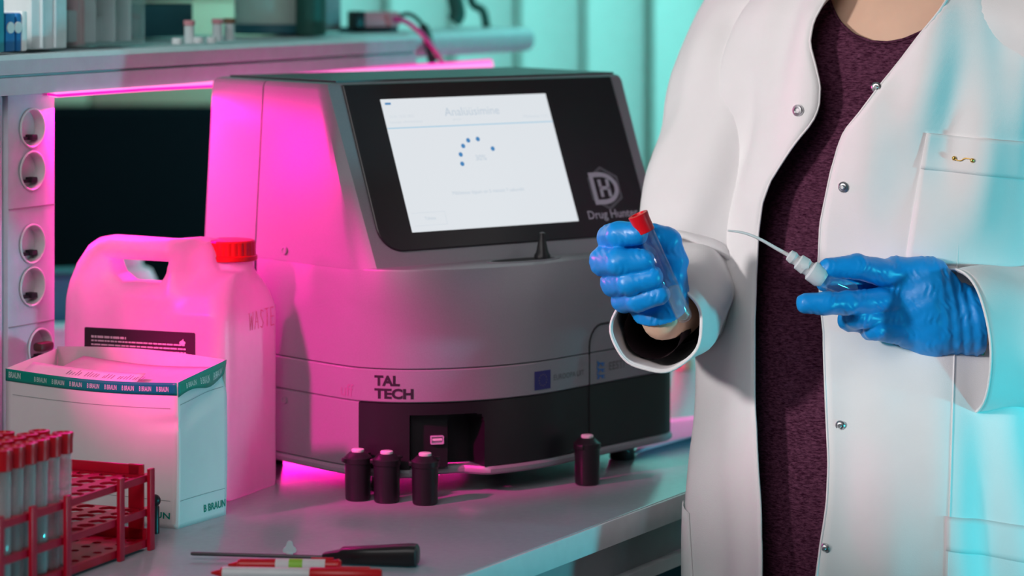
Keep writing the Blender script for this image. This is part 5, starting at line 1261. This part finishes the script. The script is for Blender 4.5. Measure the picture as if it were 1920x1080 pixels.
# left hand: back of the hand towards the lens, pinching the catheter hub
wL = L_wr
fL = [([Q(1672, 515, 2.868), Q(1606, 500, 2.838), Q(1553, 503, 2.828)], [.0140, .0118, .0096]),
      ([Q(1664, 563, 2.862), Q(1588, 568, 2.822), Q(1548, 569, 2.810), Q(1512, 569, 2.808)], [.0128, .0112, .0106, .0098]),
      ([Q(1672, 598, 2.866), Q(1606, 594, 2.838), Q(1592, 600, 2.858), Q(1625, 606, 2.876)], [.0120, .0108, .0105, .0098]),
      ([Q(1694, 626, 2.870), Q(1640, 618, 2.848), Q(1632, 618, 2.866), Q(1662, 622, 2.882)], [.0115, .0098, .0096, .009]),
      ([Q(1740, 530, 2.892), Q(1660, 528, 2.892), Q(1600, 530, 2.872), Q(1548, 528, 2.852)], [.0165, .0130, .0115, .0100])]
palmL = [([Q(1680, 512, 2.874), Q(1740, 525, 2.878), wL], [.0165, .0200, .0245]), ([Q(1675, 565, 2.872), Q(1740, 572, 2.872), wL], [.0160, .0200, .0250]), ([Q(1690, 600, 2.876), Q(1745, 612, 2.876), wL], [.0150, .0190, .0240]), ([Q(1705, 628, 2.880), Q(1750, 632, 2.880), wL], [.0140, .0165, .0230])]
cutL = Q(1836, 590, 2.88); nL = np.array(Vector((0.97, 0.1, 0.12)).normalized())
def exL(p, d):
    s = (p - cutL) @ nL
    d = d - 0.0032 * np.exp(-(s / 0.012) ** 2) - 0.0008 * np.sin(s * 620) * np.exp(-((s + 0.02) / 0.02) ** 2)
    return np.maximum(d, s)
gL = glove('glove', fL, palmL, exL, Q(1478, 690, 2.87) - (0, .09, 0), Q(1862, 455, 2.87) + (0, .06, 0)); gL['label'] = 'blue glove pinching the catheter hub'
# bracelet at the left wrist
br = []
ax = Vector(nL); x, y, _ = frame(ax); c = Vector(L_wr) + Vector(L_el - L_wr).normalized() * 0.012
bm = bmesh.new()
for k in range(26):
    t = 2 * PI * k / 26; bmesh.ops.create_icosphere(bm, subdivisions=1, radius=0.0022, matrix=Matrix.Translation(c + (x * math.cos(t) + y * math.sin(t)) * 0.0305))
obj('bead_bracelet', bm, M['bead'], person, smooth=True, world=True)

# ================================================================== THINGS HELD
A = at(1287, 603, 2.800); B = at(1196, 402, 2.792)
d = (B - A); ht = make_tube(d.length, 0.0080, 'glassclear'); ht.location = A; ht.rotation_mode = 'QUATERNION'; ht.rotation_quaternion = Vector((0, 0, 1)).rotation_difference(d)
tag(ht, 'red-capped clear tube held tilted in the gloved fist', 'tube')
bm = bmesh.new(); r = 0.0066; lathe(bm, [(r * 0.3, 0.0022), (r * 0.86, 0.0055), (r, 0.009), (r, 0.034), (r * 0.7, 0.036)], 20); obj('cloudy_gel', bm, M['gel'], ht, auto=40)
ct = empty('intravenous_catheter', at(1545, 522, 2.825), 0, 'thin catheter with a clear stepped hub pinched by the gloved fingers', 'catheter')
bm = bmesh.new(); tube(bm, spline([at(1364, 432, 2.825), at(1396, 437, 2.825), at(1426, 449, 2.825), at(1456, 466, 2.825), at(1482, 480, 2.825)], 24), [0.0010 + 0.0010 * k / 23 for k in range(24)], 10); obj('soft_tube', bm, M['milky'], ct, smooth=True, world=True)
a = at(1478, 477, 2.825); b = at(1545, 524, 2.825); d = b - a; L = d.length
bm = bmesh.new(); lathe(bm, [(0.0022, 0), (0.0054, 0.001), (0.0062, L * 0.14), (0.0052, L * 0.19), (0.0052, L * 0.26), (0.0076, L * 0.29), (0.0082, L * 0.48), (0.0072, L * 0.52), (0.0072, L * 0.60), (0.0100, L * 0.64), (0.0104, L * 0.9), (0.0080, L)], 24, a, d); obj('hub', bm, M['milky'], ct, auto=35, world=True)
for s in (1, -1):
    x_, y_, _ = frame(d); bm = bmesh.new(); c = a + d * 0.45 + x_ * s * 0.0066; box(bm, c, (0.008, 0.003, 0.005), 0, 0.001); obj('hub_wing', bm, M['milky'], ct, auto=40, world=True)
b2 = at(1596, 545, 2.845)
bm = bmesh.new(); lathe(bm, [(0.0078, 0), (0.0080, 0.001), (0.0080, (b2 - b).length), (0.0070, (b2 - b).length + 0.001)], 24, b + d * 0.02, b2 - b); obj('clear_barrel', bm, M['clear'], ct, auto=40, world=True)
# safety pin in the breast pocket hem
sp_ = []
def pinp(px, py, l=0.0052): th, z = solve(coat_fn, px, py); return torso(th, z, coat_off(th, z) + l)
pn_ = empty('safety_pin', pinp(1800, 298), 0, 'small gold safety pin fastened to the breast pocket hem', 'pin')
bm = bmesh.new(); tube(bm, spline([pinp(1786, 296), pinp(1792, 300), pinp(1799, 300), pinp(1806, 296), pinp(1818, 298)], 16), 0.0006, 6); obj('wire', bm, M['gold'], pn_, smooth=True, world=True)
for px, py in ((1786, 296), (1819, 300)):
    bm = bmesh.new(); bmesh.ops.create_uvsphere(bm, u_segments=12, v_segments=8, radius=0.0022, matrix=Matrix.Translation(pinp(px, py))); obj('clasp', bm, M['gold'], pn_, smooth=True, world=True)
